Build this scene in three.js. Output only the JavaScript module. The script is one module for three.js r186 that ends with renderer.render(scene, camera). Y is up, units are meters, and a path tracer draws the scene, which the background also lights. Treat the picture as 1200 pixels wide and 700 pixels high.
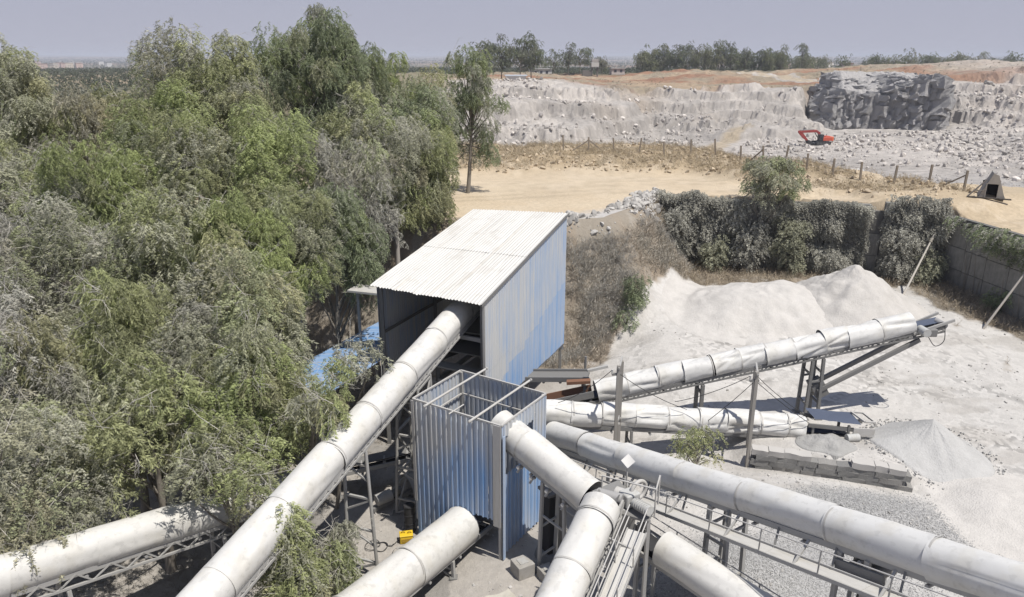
import * as THREE from 'three';
import { mergeGeometries, mergeVertices, toCreasedNormals } from 'three/addons/utils/BufferGeometryUtils.js';
import { RoundedBoxGeometry } from 'three/addons/geometries/RoundedBoxGeometry.js';

// ---------------------------------------------------------------- camera, sky, sun, exposure
const scene = new THREE.Scene();
const camera = new THREE.PerspectiveCamera(2 * Math.atan(350 / 873) * 180 / Math.PI, 1200 / 700, 0.1, 30000);
camera.position.set(0, 14, 0);
camera.lookAt(0, 14 - Math.tan(18 * Math.PI / 180) * 10, -10);
const renderer = new THREE.WebGLRenderer({ antialias: true });
renderer.setSize(1024, 597);
renderer.toneMapping = THREE.LinearToneMapping;
renderer.toneMappingExposure = 1.14;
renderer.shadowMap.enabled = true;
{ // hazy lavender dry-season sky, the same all round: paler and greyer low down, bluer overhead
  const W = 256, Hh = 128, d = new Float32Array(W * Hh * 4);
  const low = [0.405, 0.410, 0.485], high = [0.19, 0.25, 0.41];
  for (let j = 0; j < Hh; j++) {
    const el = Math.max(0, Math.sin(((j + 0.5) / Hh - 0.5) * Math.PI));
    const t = Math.pow(el, 0.75);
    for (let i = 0; i < W; i++) for (let c = 0; c < 4; c++) d[(j * W + i) * 4 + c] = c === 3 ? 1 : low[c] + (high[c] - low[c]) * t;
  }
  const sky = new THREE.DataTexture(d, W, Hh, THREE.RGBAFormat, THREE.FloatType);
  sky.mapping = THREE.EquirectangularReflectionMapping;
  sky.magFilter = THREE.LinearFilter; sky.needsUpdate = true;
  scene.background = sky; scene.environment = sky;
}
const sun = new THREE.DirectionalLight(new THREE.Color(1, 0.955, 0.88), 4.9);
sun.position.set(0.36 * 100, 100, 0.30 * 100); sun.target.position.set(0, 0, -25);
sun.position.add(sun.target.position);
sun.castShadow = true; sun.shadow.mapSize.set(4096, 4096);
Object.assign(sun.shadow.camera, { left: -60, right: 60, top: 60, bottom: -60, near: 1, far: 260 });
scene.add(sun, sun.target);
scene.fog = new THREE.FogExp2(new THREE.Color(0.80, 0.84, 0.95), 0.00026);

// ---------------------------------------------------------------- helpers
function rng(seed) { let a = seed >>> 0; return () => { a = (a + 0x6D2B79F5) | 0; let t = Math.imul(a ^ (a >>> 15), 1 | a); t = (t + Math.imul(t ^ (t >>> 7), 61 | t)) ^ t; return ((t ^ (t >>> 14)) >>> 0) / 4294967296; }; }
const V = (x, y, z) => new THREE.Vector3(x, y, z);
const clamp = (x, a = 0, b = 1) => x < a ? a : x > b ? b : x;
const sstep = (a, b, x) => { const t = clamp((x - a) / (b - a)); return t * t * (3 - 2 * t); };
const lerp = (a, b, t) => a + (b - a) * t;
const mix3 = (a, b, t) => [lerp(a[0], b[0], t), lerp(a[1], b[1], t), lerp(a[2], b[2], t)];
const HASH = new Float32Array(65536); { const r = rng(77); for (let i = 0; i < 65536; i++) HASH[i] = r(); }
const hsh = (ix, iy) => HASH[((ix * 73 + ((iy * 179) ^ (iy << 7)) + ((ix >> 3) * 911)) & 65535)];
function vn(x, y) { const ix = Math.floor(x), iy = Math.floor(y); let fx = x - ix, fy = y - iy; fx = fx * fx * (3 - 2 * fx); fy = fy * fy * (3 - 2 * fy); const a = hsh(ix, iy), b = hsh(ix + 1, iy), c = hsh(ix, iy + 1), d = hsh(ix + 1, iy + 1); return a + (b - a) * fx + (c - a) * fy + (a - b - c + d) * fx * fy; }
function fbm(x, y, o = 4) { let s = 0, a = 0.5, n = 0; for (let i = 0; i < o; i++) { s += a * vn(x, y); n += a; a *= 0.5; x = x * 2.03 + 17.3; y = y * 2.03 + 9.1; } return s / n; }
const ridge = (x, y) => 1 - Math.abs(2 * vn(x, y) - 1);

const taken = {};
function numbered(n) { const k = taken[n] = (taken[n] ?? -1) + 1; return k ? n + '_' + String(k).padStart(3, '0') : n; }
function shade(o) { o.castShadow = true; o.receiveShadow = true; return o; }
function tag(o, label, category, group, kind) { o.userData.label = label; o.userData.category = category; if (group) o.userData.group = group; if (kind) o.userData.kind = kind; return o; }
function thing(name, label, category, pos, group) { // a Group at the thing's base; its parts are its children
  const o = new THREE.Group(); o.name = numbered(name); o.position.copy(pos); scene.add(o); return tag(o, label, category, group);
}
// part(): geometry given in world metres, moved into its thing's own axes
function part(name, geo, mat, root, parent) {
  const m = shade(new THREE.Mesh(geo.translate(-root.position.x, -root.position.y, -root.position.z), mat)); m.name = name; (parent ?? root).add(m); return m;
}
function solo(name, geo, mat, pos, label, category, group, kind) { // a thing that is one mesh
  const m = shade(new THREE.Mesh(geo.translate(-pos.x, -pos.y, -pos.z), mat)); m.position.copy(pos); m.name = numbered(name); scene.add(m);
  return tag(m, label, category, group, kind);
}
function struct(name, geo, mat) { const m = shade(new THREE.Mesh(geo, mat)); m.name = name; m.userData.kind = 'structure'; scene.add(m); return m; }
const lin = (r, g, b) => new THREE.Color().setRGB(r, g, b);
const M = (r, g, b, rough = 0.85, metal = 0, extra = {}) => new THREE.MeshStandardMaterial({ color: lin(r, g, b), roughness: rough, metalness: metal, side: THREE.DoubleSide, ...extra });

// oriented bar from a to b, w across, h high (h along "up" as near as possible)
function bar(a, b, w, h, up = V(0, 1, 0)) {
  const u = b.clone().sub(a), L = u.length(); u.divideScalar(L);
  let s = new THREE.Vector3().crossVectors(u, up); if (s.lengthSq() < 1e-6) s.set(1, 0, 0); s.normalize();
  const n = new THREE.Vector3().crossVectors(s, u);
  const g = new THREE.BoxGeometry(w, h, L);
  g.applyMatrix4(new THREE.Matrix4().makeBasis(s, n, u.clone().negate()).setPosition(a.clone().add(b).multiplyScalar(0.5)));
  return g;
}
function rod(a, b, r, seg = 8, r2 = r) {
  const u = b.clone().sub(a), L = u.length();
  const g = new THREE.CylinderGeometry(r2, r, L, seg);
  g.applyQuaternion(new THREE.Quaternion().setFromUnitVectors(V(0, 1, 0), u.divideScalar(L)));
  return g.translate((a.x + b.x) / 2, (a.y + b.y) / 2, (a.z + b.z) / 2);
}
function channel(a, b, w, h, side) { // C-section: web and two flanges, open towards -side
  const t = 0.014, u = b.clone().sub(a).normalize(), s = side.clone(), n = new THREE.Vector3().crossVectors(s, u); if (n.y < 0) n.negate();
  const off = (p, x, y) => p.clone().addScaledVector(s, x).addScaledVector(n, y);
  return mergeGeometries([bar(a, b, t, h, n), bar(off(a, -w / 2, h / 2 - t / 2), off(b, -w / 2, h / 2 - t / 2), w, t, n), bar(off(a, -w / 2, -h / 2 + t / 2), off(b, -w / 2, -h / 2 + t / 2), w, t, n)]);
}
const merge = (l) => mergeGeometries(l.map((g) => { const h = g.index ? g.toNonIndexed() : g; for (const k of Object.keys(h.attributes)) if (!['position', 'normal', 'uv'].includes(k)) h.deleteAttribute(k); return h; }));
function wire(pts, r, n = 24) { return new THREE.TubeGeometry(new THREE.CatmullRomCurve3(pts), n, r, 5); }
function sag(a, b, d) { const p = []; for (let i = 0; i <= 8; i++) { const t = i / 8, q = a.clone().lerp(b, t); q.y -= d * 4 * t * (1 - t); p.push(q); } return p; }
function rock(seed, detail = 1) { // angular stone of about unit radius
  const r = rng(seed), g = new THREE.IcosahedronGeometry(1, detail), p = g.attributes.position, planes = [];
  for (let i = 0; i < 9; i++) planes.push([V(r() - 0.5, r() - 0.5, r() - 0.5).normalize(), 0.42 + 0.33 * r()]);
  for (let i = 0; i < p.count; i++) { const v = V(p.getX(i), p.getY(i), p.getZ(i)); for (const [n, d] of planes) { const k = v.dot(n); if (k > d) v.addScaledVector(n, (d - k)); } p.setXYZ(i, v.x, v.y * 0.8, v.z); }
  const q = g.index ? g.toNonIndexed() : g; q.computeVertexNormals(); return q;
}
function dataTex(w, h, fn, srgb = false, repeat = true) { // fn(u, v) -> [r, g, b] linear 0..1
  const d = new Uint8Array(w * h * 4), enc = (x) => { x = clamp(x); return 255 * (srgb ? (x <= 0.0031308 ? 12.92 * x : 1.055 * Math.pow(x, 1 / 2.4) - 0.055) : x); };
  for (let j = 0; j < h; j++) for (let i = 0; i < w; i++) { const c = fn((i + 0.5) / w, (j + 0.5) / h), k = (j * w + i) * 4; d[k] = enc(c[0]); d[k + 1] = enc(c[1]); d[k + 2] = enc(c[2]); d[k + 3] = 255; }
  const t = new THREE.DataTexture(d, w, h); t.magFilter = THREE.LinearFilter; t.minFilter = THREE.LinearMipmapLinearFilter; t.generateMipmaps = true;
  if (repeat) t.wrapS = t.wrapT = THREE.RepeatWrapping; if (srgb) t.colorSpace = THREE.SRGBColorSpace; t.needsUpdate = true; return t;
}
// periodic fbm for tiling textures
function pn(x, y, per) { const ix = Math.floor(x), iy = Math.floor(y); let fx = x - ix, fy = y - iy; fx = fx * fx * (3 - 2 * fx); fy = fy * fy * (3 - 2 * fy); const w = (k) => ((k % per) + per) % per, a = hsh(w(ix), w(iy)), b = hsh(w(ix + 1), w(iy)), c = hsh(w(ix), w(iy + 1)), d = hsh(w(ix + 1), w(iy + 1)); return a + (b - a) * fx + (c - a) * fy + (a - b - c + d) * fx * fy; }
function pfbm(u, v, per, o) { let s = 0, a = 0.5, n = 0; for (let i = 0; i < o; i++) { s += a * pn(u * per, v * per, per); n += a; a *= 0.55; per *= 2; } return s / n; }

// ---------------------------------------------------------------- terrain: heights and colours in metres
// rim of the upper level: yard side is on the left of the line (x, z, width of the slope towards the yard; 0 = behind a wall)
const RIM = [[-90, -40, 5], [-14, -40, 5], [-4, -38.6, 5], [2.8, -37.9, 4.8], [5.0, -38.6, 4.8], [6.9, -41.4, 4.2], [8.7, -45.0, 2.2], [9.2, -45.35, 0], [24.45, -41.25, 0], [24.75, -40.2, 0], [25.9, -33, 0], [27.2, -22, 2], [30, -10, 5], [34, 10, 6], [60, 60, 6]];
function rimDist(x, z) { // [signed distance (>0 on the upper level), slope width]
  let best = 1e9, sg = 1, w = 0;
  for (let i = 0; i + 1 < RIM.length; i++) {
    const a = RIM[i], b = RIM[i + 1], dx = b[0] - a[0], dz = b[1] - a[1], t = clamp(((x - a[0]) * dx + (z - a[1]) * dz) / (dx * dx + dz * dz));
    const qx = a[0] + dx * t - x, qz = a[1] + dz * t - z, d = qx * qx + qz * qz;
    if (d < best) { best = d; sg = (dx * (z - a[1]) - dz * (x - a[0])) < 0 ? 1 : -1; w = lerp(a[2], b[2], t); }
  }
  return [Math.sqrt(best) * sg, w];
}
function yardH(x, z) {
  let h = -0.42 * sstep(0.2, -2.6, x) + 0.04 * (fbm(x * 0.8, z * 0.8, 3) - 0.5);
  h += sstep(3, 8, x) * (1.5 * sstep(-23, -40, z) + 0.3 * sstep(-19, -23, z));
  h += 0.30 * (fbm(x * 0.16 + 5, z * 0.16, 4) - 0.5) * sstep(2, 7, x);
  { const bw = (-23.0 + (x - 8.5) * 0.311 - 0.18) - z; h += 0.55 * sstep(-0.1, 0.25, bw) * sstep(4.5, 1.0, bw) * sstep(7.6, 8.8, x) * sstep(14.6, 12.8, x); }
  // loading hollows and heaps of chippings under the long conveyor
  h += 1.0 * Math.exp(-(((x - 6.2) / 2.4) ** 2 + ((z + 16.8) / 1.9) ** 2)) + 0.75 * Math.exp(-(((x - 10.8) / 2.6) ** 2 + ((z + 19.6) / 1.5) ** 2)) + 0.5 * Math.exp(-(((x - 8.2) / 2.0) ** 2 + ((z + 21) / 1.2) ** 2));
  return h;
}
const FENCE = [[-12, -64], [4.2, -61.4], [9.4, -61.4], [14.6, -59.8], [18.2, -57], [20.6, -52.3], [22.9, -48.7], [25.3, -46.7], [27.2, -44.2]];
function lineDist(L, x, z) { let best = 1e9; for (let i = 0; i + 1 < L.length; i++) { const a = L[i], b = L[i + 1], dx = b[0] - a[0], dz = b[1] - a[1], t = clamp(((x - a[0]) * dx + (z - a[1]) * dz) / (dx * dx + dz * dz)); best = Math.min(best, Math.hypot(a[0] + dx * t - x, a[1] + dz * t - z)); } return best; }
function upperH(x, z) {
  let h = 5.95 + 0.35 * (fbm(x * 0.07, z * 0.07, 3) - 0.5);
  h -= 0.95 * sstep(23.5, 25, x) * sstep(-42.5, -40, z);
  const s = scrub(x, z); h += s * (0.25 + 0.7 * fbm(x * 0.5, z * 0.5, 3));
  return h;
}
const scrub = (x, z) => { const f = lineDist(FENCE, x, z); return Math.max(sstep(10.5, 5.0, f + (fbm(x * 0.3, z * 0.3, 2) - 0.5) * 6 + (x > 17 ? 5.5 : 0)) * sstep(-51.5, -55, z - (x > 12 ? (x - 12) * 1.0 : 0)), 0.5 * sstep(13, 17, x) * sstep(0.35, 0.6, fbm(x * 0.35 + 2, z * 0.5, 3))); };
// quarry: near lip, floor, far slope
const LIP = [[-300, -120], [-80, -98], [-10, -76], [4, -69], [14, -66], [20, -61], [25.5, -53], [30, -47], [36, -41], [60, -30], [300, 30]];
function lipZ(x) { for (let i = 0; i + 1 < LIP.length; i++) if (x <= LIP[i + 1][0]) return lerp(LIP[i][1], LIP[i + 1][1], clamp((x - LIP[i][0]) / (LIP[i + 1][0] - LIP[i][0]))); return 30; }
function quarryH(x, z) {
  const wob = (fbm(x * 0.03, z * 0.03, 3) - 0.5);
  const foot = lerp(-152, -204, sstep(5, 34, x + wob * 50)) + 22 * sstep(118, 150, x) - 30 * sstep(82, 92, x) * sstep(130, 122, x) + wob * 34;
  const rimZ = lerp(-226, -240, sstep(0, 40, x)) - 12 * sstep(110, 160, x) + wob * 18;
  const rimY = lerp(6.6, 4.6, sstep(10, 45, x)) + 3.0 * sstep(85, 125, x) + 3.6 * sstep(125, 185, x);
  let fl = -6 + 0.5 * (fbm(x * 0.05, z * 0.05, 2) - 0.5) + 1.8 * sstep(-130, -200, z) * sstep(112, 135, x) - 1.2 * sstep(80, 40, x) * sstep(-110, -140, z) ;
  const t = clamp((foot - z) / (foot - rimZ));
  const steep = 0.6 * sstep(5, 40, x) * (1 - sstep(95, 130, x)) ; // straight face in the middle, rubble slopes at both sides
  const prof = lerp(Math.pow(t, 0.85), sstep(0.05, 0.75, t), steep);
  let h = lerp(fl, rimY, prof);
  const rough = sstep(0.0, 0.12, t) * (1 - 0.6 * sstep(0.9, 1.0, t));
  h += rough * (3.4 * (fbm(x * 0.07 + 11, z * 0.11, 3) - 0.5) + 2.0 * (vn(x * 0.26 + z * 0.08, z * 0.30) - 0.5) + 1.2 * (vn(x * 0.62, z * 0.66) - 0.5) + 0.7 * (vn(x * 1.3 + 7, z * 1.3) - 0.5));
  { const st = 2.6 + 1.6 * vn(x * 0.03, z * 0.02), o = 3.2 * vn(x * 0.06, z * 0.05 + 9), k = (h + o) / st, f = k - Math.floor(k); h = lerp(h, (Math.floor(k) + sstep(0.25, 0.75, f)) * st - o, 0.75 * rough); }
  h += (1 - rough) * 0.35 * (fbm(x * 0.35, z * 0.35, 3) - 0.5);
  h += sstep(75, 95, x) * (1 - t) * 1.1 * sstep(-125, -150, z) * (ridge(x * 0.16 + 3, z * 0.2) - 0.45);
  if (z < rimZ) { // upper bench behind the rim, rising to the tree line
    const k = clamp((rimZ - z) / (330 + rimZ));
    h = rimY + (7.2 + 3.5 * sstep(110, 180, x) - rimY) * k + 2.6 * (fbm(x * 0.055, z * 0.09, 4) - 0.5) * sstep(0, 0.1, k) + 0.8 * (vn(x * 0.5, z * 0.5) - 0.5) + 1.8 * sstep(0.3, 0.5, k) * ridge(x * 0.03 + 4, z * 0.08) * sstep(40, 80, x) ;
  }
  return h;
}
function plainH(x, z) {
  const d = Math.hypot(x, z);
  return 6 - 12 * sstep(330, 1500, d) + 5 * (fbm(x * 0.002, z * 0.002, 3) - 0.5) * sstep(350, 900, d) + 40 * sstep(3500, 7500, d) * fbm(Math.atan2(x, -z) * 9 + 3, d * 0.0004, 4);
}
function groundH(x, z) {
  let up = upperH(x, z);
  const far = sstep(-318, -335, z), side = Math.max(sstep(-60, -110, x), sstep(185, 240, x));
  const out = Math.max(far, side);
  const q = sstep(0, 14, lipZ(x) - z);
  if (q > 0) up = lerp(up, quarryH(x, z), q);
  if (out > 0 || z > 80) up = lerp(up, plainH(x, z), Math.max(out, sstep(80, 120, z)));
  const [d, w] = rimDist(x, z);
  if (z < -75 || d > 6) return up;
  const y = yardH(x, z);
  if (w < 0.6) return d > 0.05 ? (d > 0.35 ? up : lerp(y, up, (d - 0.05) / 0.3)) : y + (w > 0 ? 0 : 0);
  const t = sstep(-w, 0.3, d + (fbm(x * 0.4, z * 0.4, 3) - 0.5) * Math.min(1.6, w * 0.3));
  return lerp(y, up, t) + 0.5 * t * (1 - t) * 4 * (fbm(x * 0.6, z * 0.6, 3) - 0.5);
}
const DUST = [0.475, 0.455, 0.43], GREY = [0.30, 0.297, 0.293], TAN = [0.46, 0.372, 0.262], BROWN = [0.25, 0.22, 0.18], STONE = [0.33, 0.315, 0.305], RED = [0.30, 0.17, 0.105];
const bankFoot = [[-40, -32], [2.0, -31.8], [4.6, -33.2], [6.9, -36.6], [8.7, -38.9], [11.5, -40.2], [14.5, -40.2], [19.5, -40.2], [22.2, -39.2], [22.1, -36.4], [24.2, -33.2], [25, -22]];
function inBank(x, z) { // > 0 on the rim side of the foot of the bank
  if (x > 21.5 && z > -40) { const e = x < 22.1 ? 22.1 : 22.1 + (z + 36.4) * 0.65; return (x - Math.max(21.9, e)) ; }
  for (let i = 0; i < 8; i++) if (x <= bankFoot[i + 1][0]) return lerp(bankFoot[i][1], bankFoot[i + 1][1], clamp((x - bankFoot[i][0]) / (bankFoot[i + 1][0] - bankFoot[i][0]))) - z;
  return -40 - z;
}
const gravelField = (x, z) => sstep(0.35, 0.65, fbm(x * 0.35 + 3, z * 0.35, 3) * 0.55 + 0.62 * Math.max(Math.exp(-(((x - 6.6) / 4.8) ** 2 + ((z + 16.2) / 4.0) ** 2)), Math.exp(-(((x - 10.6) / 4.0) ** 2 + ((z + 19.6) / 2.3) ** 2))) - 0.06);
const tracks = [[[9, -29], [13, -27.5], [19, -25], [24, -19]], [[6, -30], [12, -30.5], [18, -29], [23, -24]], [[13.2, -21.6], [15.5, -21.2], [18, -21.8], [21, -23.5]], [[9, -32.5], [14, -33.2], [19, -31.5]], [[5, -27.8], [9, -28.2], [14, -31]]];
function groundColor(x, z, fine) {
  const [d, w] = rimDist(x, z), n = fbm(x * 0.45, z * 0.45, 4), n2 = fbm(x * 0.09 + 8, z * 0.09, 3), f1 = fine ? vn(x * 9, z * 9) : 0.5, f2 = fine ? vn(x * 28, z * 28) : 0.5;
  const dist = Math.hypot(x, z);
  let c;
  if (z < -318 || x < -95 || x > 215 || z > 80) { // the plain
    const k = fbm(x * 0.006, z * 0.006, 4); c = mix3([0.10, 0.10, 0.065], [0.24, 0.19, 0.125], sstep(0.35, 0.68, k)); c = mix3(c, RED, 0.5 * sstep(0.62, 0.8, vn(x * 0.004 + 9, z * 0.004)));
    return c;
  }
  if (lipZ(x) - z > 2) { // quarry
    const k = fbm(x * 0.05, z * 0.05, 4), k2 = vn(x * 0.6, z * 0.6);
    c = mix3([0.375, 0.348, 0.322], [0.53, 0.49, 0.45], sstep(0.3, 0.72, k * 0.75 + k2 * 0.25));
    c = mix3(c, [0.40, 0.325, 0.25], 0.85 * sstep(0.42, 0.60, fbm(x * 0.022 + 3, z * 0.03, 3)) * sstep(8, 26, x) * (1 - sstep(78, 92, x)) * sstep(-195, -215, z));
    c = mix3(c, [0.37, 0.30, 0.25], 0.6 * sstep(-168, -195, z) * sstep(125, 150, x) * k2);
    const ramp = Math.min(lineDist([[61, -203], [52, -190], [43, -168], [36, -149], [30, -138]], x, z), lineDist([[96, -345], [92, -300], [104, -262]], x, z)); c = mix3(c, [0.45, 0.375, 0.275], sstep(4.6, 2.0, ramp + k2 * 2));
    const bench = sstep(-236, -246, z - (n2 - 0.5) * 16); c = mix3(c, mix3(mix3([0.38, 0.29, 0.20], [0.30, 0.25, 0.18], sstep(0.4, 0.6, fbm(x * 0.09, z * 0.16, 3))), RED, sstep(0.45, 0.6, fbm(x * 0.035, z * 0.06, 3))), bench * (1 - 0.7 * sstep(135, 175, x)) * (ramp < 4 ? 0 : 1));
    const floorK = sstep(-120, -140, z) ; c = mix3(mix3([0.42, 0.405, 0.39], c, floorK), c, 0.5);
    c = mix3(c, [0.23, 0.20, 0.13], sstep(-14, -26, x + (n2 - 0.5) * 12));
    return c.map((v) => v * (0.74 + 0.30 * vn(x * 0.9, z * 0.9) + 0.22 * vn(x * 2.3 + 5, z * 2.3)));
  }
  if (d > 0.2) { // upper level
    c = mix3(TAN, [0.50, 0.42, 0.31], n); c = mix3(c, [0.41, 0.335, 0.24], sstep(0.55, 0.75, n2) * 0.6);
    c = mix3(c, mix3([0.17, 0.15, 0.09], [0.30, 0.24, 0.16], n2), sstep(-12, -24, x) * sstep(-44, -58, z));
    const s = scrub(x, z); c = mix3(c, mix3([0.36, 0.27, 0.165], [0.22, 0.175, 0.11], n), s * (0.5 + 0.5 * n));
    c = mix3(c, [0.40, 0.385, 0.37], sstep(2.6, 1.0, d + n * 1.5) * (x < 9 && x > 1.8 ? 1 : 0));
    const rd = lineDist([[-16, -44.5], [-4, -45.5], [4, -48], [11, -49.5], [16, -48.5], [20, -46]], x, z); for (const o of [0.2, 1.5, 2.6]) { const e = Math.abs(rd - o); if (e < 0.5) c = mix3(c, c.map((v) => v * 0.87), sstep(0.5, 0.15, e) * sstep(0.3, 0.6, fbm(x * 0.5, z * 0.5, 3))); }
    c = mix3(c, [0.50, 0.42, 0.315], 0.5 * sstep(0.55, 0.7, fbm(x * 0.7 + 3, z * 0.7, 3)));
    if (fine) c = c.map((v) => v * (0.86 + 0.2 * f1 + 0.08 * f2));
    return c;
  }
  // yard
  const pale = sstep(2, 6, x);
  c = mix3(mix3([0.36, 0.335, 0.305], [0.30, 0.28, 0.255], sstep(0.45, 0.7, n)), mix3(DUST, [0.45, 0.435, 0.415], sstep(0.4, 0.65, n2)), pale);
  c = mix3(c, [0.50, 0.485, 0.465], 0.6 * sstep(0.5, 0.75, fbm(x * 0.25 + 20, z * 0.25, 3)) * pale);
  c = mix3(c, [0.345, 0.325, 0.30], 0.55 * sstep(0.52, 0.7, fbm(x * 0.5 + 31, z * 1.1, 3)));
  if (fine) {
    for (const tr of tracks) { const td = lineDist(tr, x + (n - 0.5) * 0.8, z + (n2 - 0.5) * 0.8); for (const o of [0, 0.95, 2.4, 3.2]) { const e = Math.abs(td - o); if (e < 0.26) c = mix3(c, c.map((v) => v * (vn(x * 7, z * 7) > 0.5 ? 0.86 : 1.05)), sstep(0.26, 0.1, e) * sstep(0.3, 0.6, fbm(x * 0.7, z * 0.7, 2))); } }
    c = mix3(c, c.map((v) => v * 0.9), sstep(0.6, 0.72, vn(x * 3.1 + z * 1.2, z * 2.4 - x)) * 0.7);
  }
  const g = gravelField(x, z); c = mix3(c, mix3(GREY, [0.36, 0.355, 0.35], sstep(0.3, 0.7, f2)), g * (x > 2.2 ? 1 : 0));
  c = mix3(c, [0.34, 0.322, 0.30], 0.8 * Math.exp(-(((x - 13.0) / 1.3) ** 2 + ((z + 24.2) / 1.2) ** 2)) * sstep(0.35, 0.5, n));
  // stains of oil and damp round the machines
  c = mix3(c, [0.17, 0.165, 0.16], 0.55 * sstep(0.56, 0.68, fbm(x * 0.9 + 40, z * 0.9, 4)) * sstep(1.5, -1, x));
  const b = inBank(x, z) + (fbm(x * 0.9, z * 0.9, 4) - 0.5) * 2.4, bk = sstep(-0.2, 0.45, b);
  if (bk > 0) { let e = mix3([0.26, 0.215, 0.165], BROWN, sstep(0.35, 0.6, n)); e = mix3(e, [0.33, 0.30, 0.26], sstep(0.6, 0.75, fbm(x * 1.4 + 7, z * 1.4, 3)) * 0.7); c = mix3(c, e, bk); }
  if (fine) c = c.map((v) => v * (0.90 + 0.11 * f1 + 0.09 * f2));
  return c;
}
const grain = dataTex(512, 512, (u, v) => { const k = 0.80 + 0.26 * pfbm(u, v, 16, 5) + 0.10 * (pn(u * 256, v * 256, 256) - 0.5); return [k, k, k]; });
grain.repeat.set(1, 1);
const grainBump = dataTex(512, 512, (u, v) => { const k = 0.6 * pfbm(u, v, 24, 5) + 0.4 * pn(u * 200, v * 200, 200); return [k, k, k]; });
const LO = -14, HI = 34.04, ZN = -5.96, ZF = -46;
function axis(stops) { const a = [stops[0][0]]; for (let i = 1; i < stops.length; i++) { const [to, step, ratio] = stops[i]; const from = a[a.length - 1], n = Math.max(1, Math.round(Math.abs(to - from) / step)); if (!ratio) for (let k = 1; k <= n; k++) a.push(from + (to - from) * k / n); else { let s = step; let p = from; while (Math.abs(to - p) > s) { p += Math.sign(to - from) * s; a.push(p); s *= ratio; } a.push(to); } } return a; }
const halfL = axis([[-30], [-60, 1.5], [-9000, 3, 1.16]]).reverse();
const XS = [...halfL.slice(0, -1), ...axis([[-30], [LO, 0.8], [HI, 0.24], [196, 0.85], [9000, 3, 1.16]])];
const ZS = axis([[200], [20, 12], [ZN, 1.5], [ZF, 0.24], [-68, 0.55], [-120, 1.3], [-338, 0.9], [-9500, 3, 1.09]]);
const inYard = (x, z) => x > LO && x < HI && z < ZN && z > ZF, inPit = (x, z) => x > -60 && x < 196 && z < -68 && z > -338;
function sheet(test, uvFn, colored) {
  const nx = XS.length, nz = ZS.length, id = new Int32Array(nx * nz).fill(-1), pos = [], uv = [], col = [], idx = [];
  const put = (i, j) => { const k = j * nx + i; if (id[k] < 0) { id[k] = pos.length / 3; const x = XS[i], z = ZS[j]; pos.push(x, groundH(x, z), z); uv.push(...uvFn(x, z)); if (colored) col.push(...groundColor(x, z, false)); } return id[k]; };
  for (let j = 0; j + 1 < nz; j++) for (let i = 0; i + 1 < nx; i++) {
    if (!test((XS[i] + XS[i + 1]) / 2, (ZS[j] + ZS[j + 1]) / 2)) continue;
    const a = put(i, j), b = put(i + 1, j), c = put(i + 1, j + 1), d = put(i, j + 1); idx.push(a, b, c, a, c, d);
  }
  const g = new THREE.BufferGeometry(); g.setAttribute('position', new THREE.Float32BufferAttribute(pos, 3)); g.setAttribute('uv', new THREE.Float32BufferAttribute(uv, 2));
  if (colored) g.setAttribute('color', new THREE.Float32BufferAttribute(col, 3)); g.setIndex(idx); g.computeVertexNormals(); return g;
}
{
  const yardMap = dataTex(2048, 1700, (u, v) => groundColor(lerp(LO, HI, u), lerp(ZF, ZN, v), true), true, false);
  const bump = grainBump.clone(); bump.repeat.set(24, 20); bump.needsUpdate = true;
  struct('yard_ground', sheet(inYard, (x, z) => [(x - LO) / (HI - LO), (z - ZF) / (ZN - ZF)], false), new THREE.MeshStandardMaterial({ map: yardMap, roughness: 0.97, bumpMap: bump, bumpScale: 0.03 }));
  const g2 = (x, z) => [x / 7, z / 7];
  struct('ground', sheet((x, z) => !inYard(x, z) && !inPit(x, z), g2, true), new THREE.MeshStandardMaterial({ vertexColors: true, map: grain, roughness: 0.97, bumpMap: grainBump, bumpScale: 0.05 }));
  const q = sheet(inPit, g2, true).toNonIndexed(); q.computeVertexNormals();
  struct('quarry', q, new THREE.MeshStandardMaterial({ vertexColors: true, map: grain, roughness: 0.95, bumpMap: grainBump, bumpScale: 0.25, flatShading: true }));
}
console.log('terrain', XS.length, ZS.length);
// ---------------------------------------------------------------- materials
const dustMap = dataTex(512, 512, (u, v) => { const a = pfbm(u, v, 4, 6), b = pfbm(v, u, 24, 3), s = pn(u * 64, v * 512, 512) ; const k = 0.79 + 0.22 * a + 0.12 * b + 0.05 * s; const w = sstep(0.45, 0.75, pfbm(u + 0.3, v, 6, 5)), dk = sstep(0.60, 0.72, pfbm(v + 0.1, u + 0.6, 24, 3)) * 0.10; return [k * lerp(1, 0.955, w) * (1 - dk), k * lerp(1, 0.94, w) * (1 - dk), k * lerp(1, 0.905, w) * (1 - dk)]; });
const tinMap = dustMap.clone(); tinMap.repeat.set(0.35, 0.35); tinMap.needsUpdate = true;
const cover = (r, g, b) => M(r, g, b, 0.62, 0.0, { map: tinMap });
const COVER = cover(0.55, 0.54, 0.515), COVER2 = cover(0.54, 0.535, 0.52), COVER3 = cover(0.56, 0.555, 0.54);
const steel = M(0.33, 0.325, 0.315, 0.75, 0, { map: tinMap }), steelDark = M(0.17, 0.168, 0.165, 0.75, 0, { map: tinMap }), steelPale = M(0.42, 0.41, 0.395, 0.7, 0, { map: tinMap });
const beltM = M(0.028, 0.028, 0.03, 0.8), beltDust = M(0.15, 0.147, 0.142, 0.95), rust = M(0.17, 0.085, 0.05, 0.9), rollerM = M(0.30, 0.295, 0.29, 0.6), deckM = M(0.46, 0.45, 0.43, 0.9, 0, { map: tinMap }), blackM = M(0.02, 0.02, 0.022, 0.8), motorM = M(0.40, 0.40, 0.39, 0.7, 0, { map: tinMap }), navy = M(0.06, 0.075, 0.115, 0.8);
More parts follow.
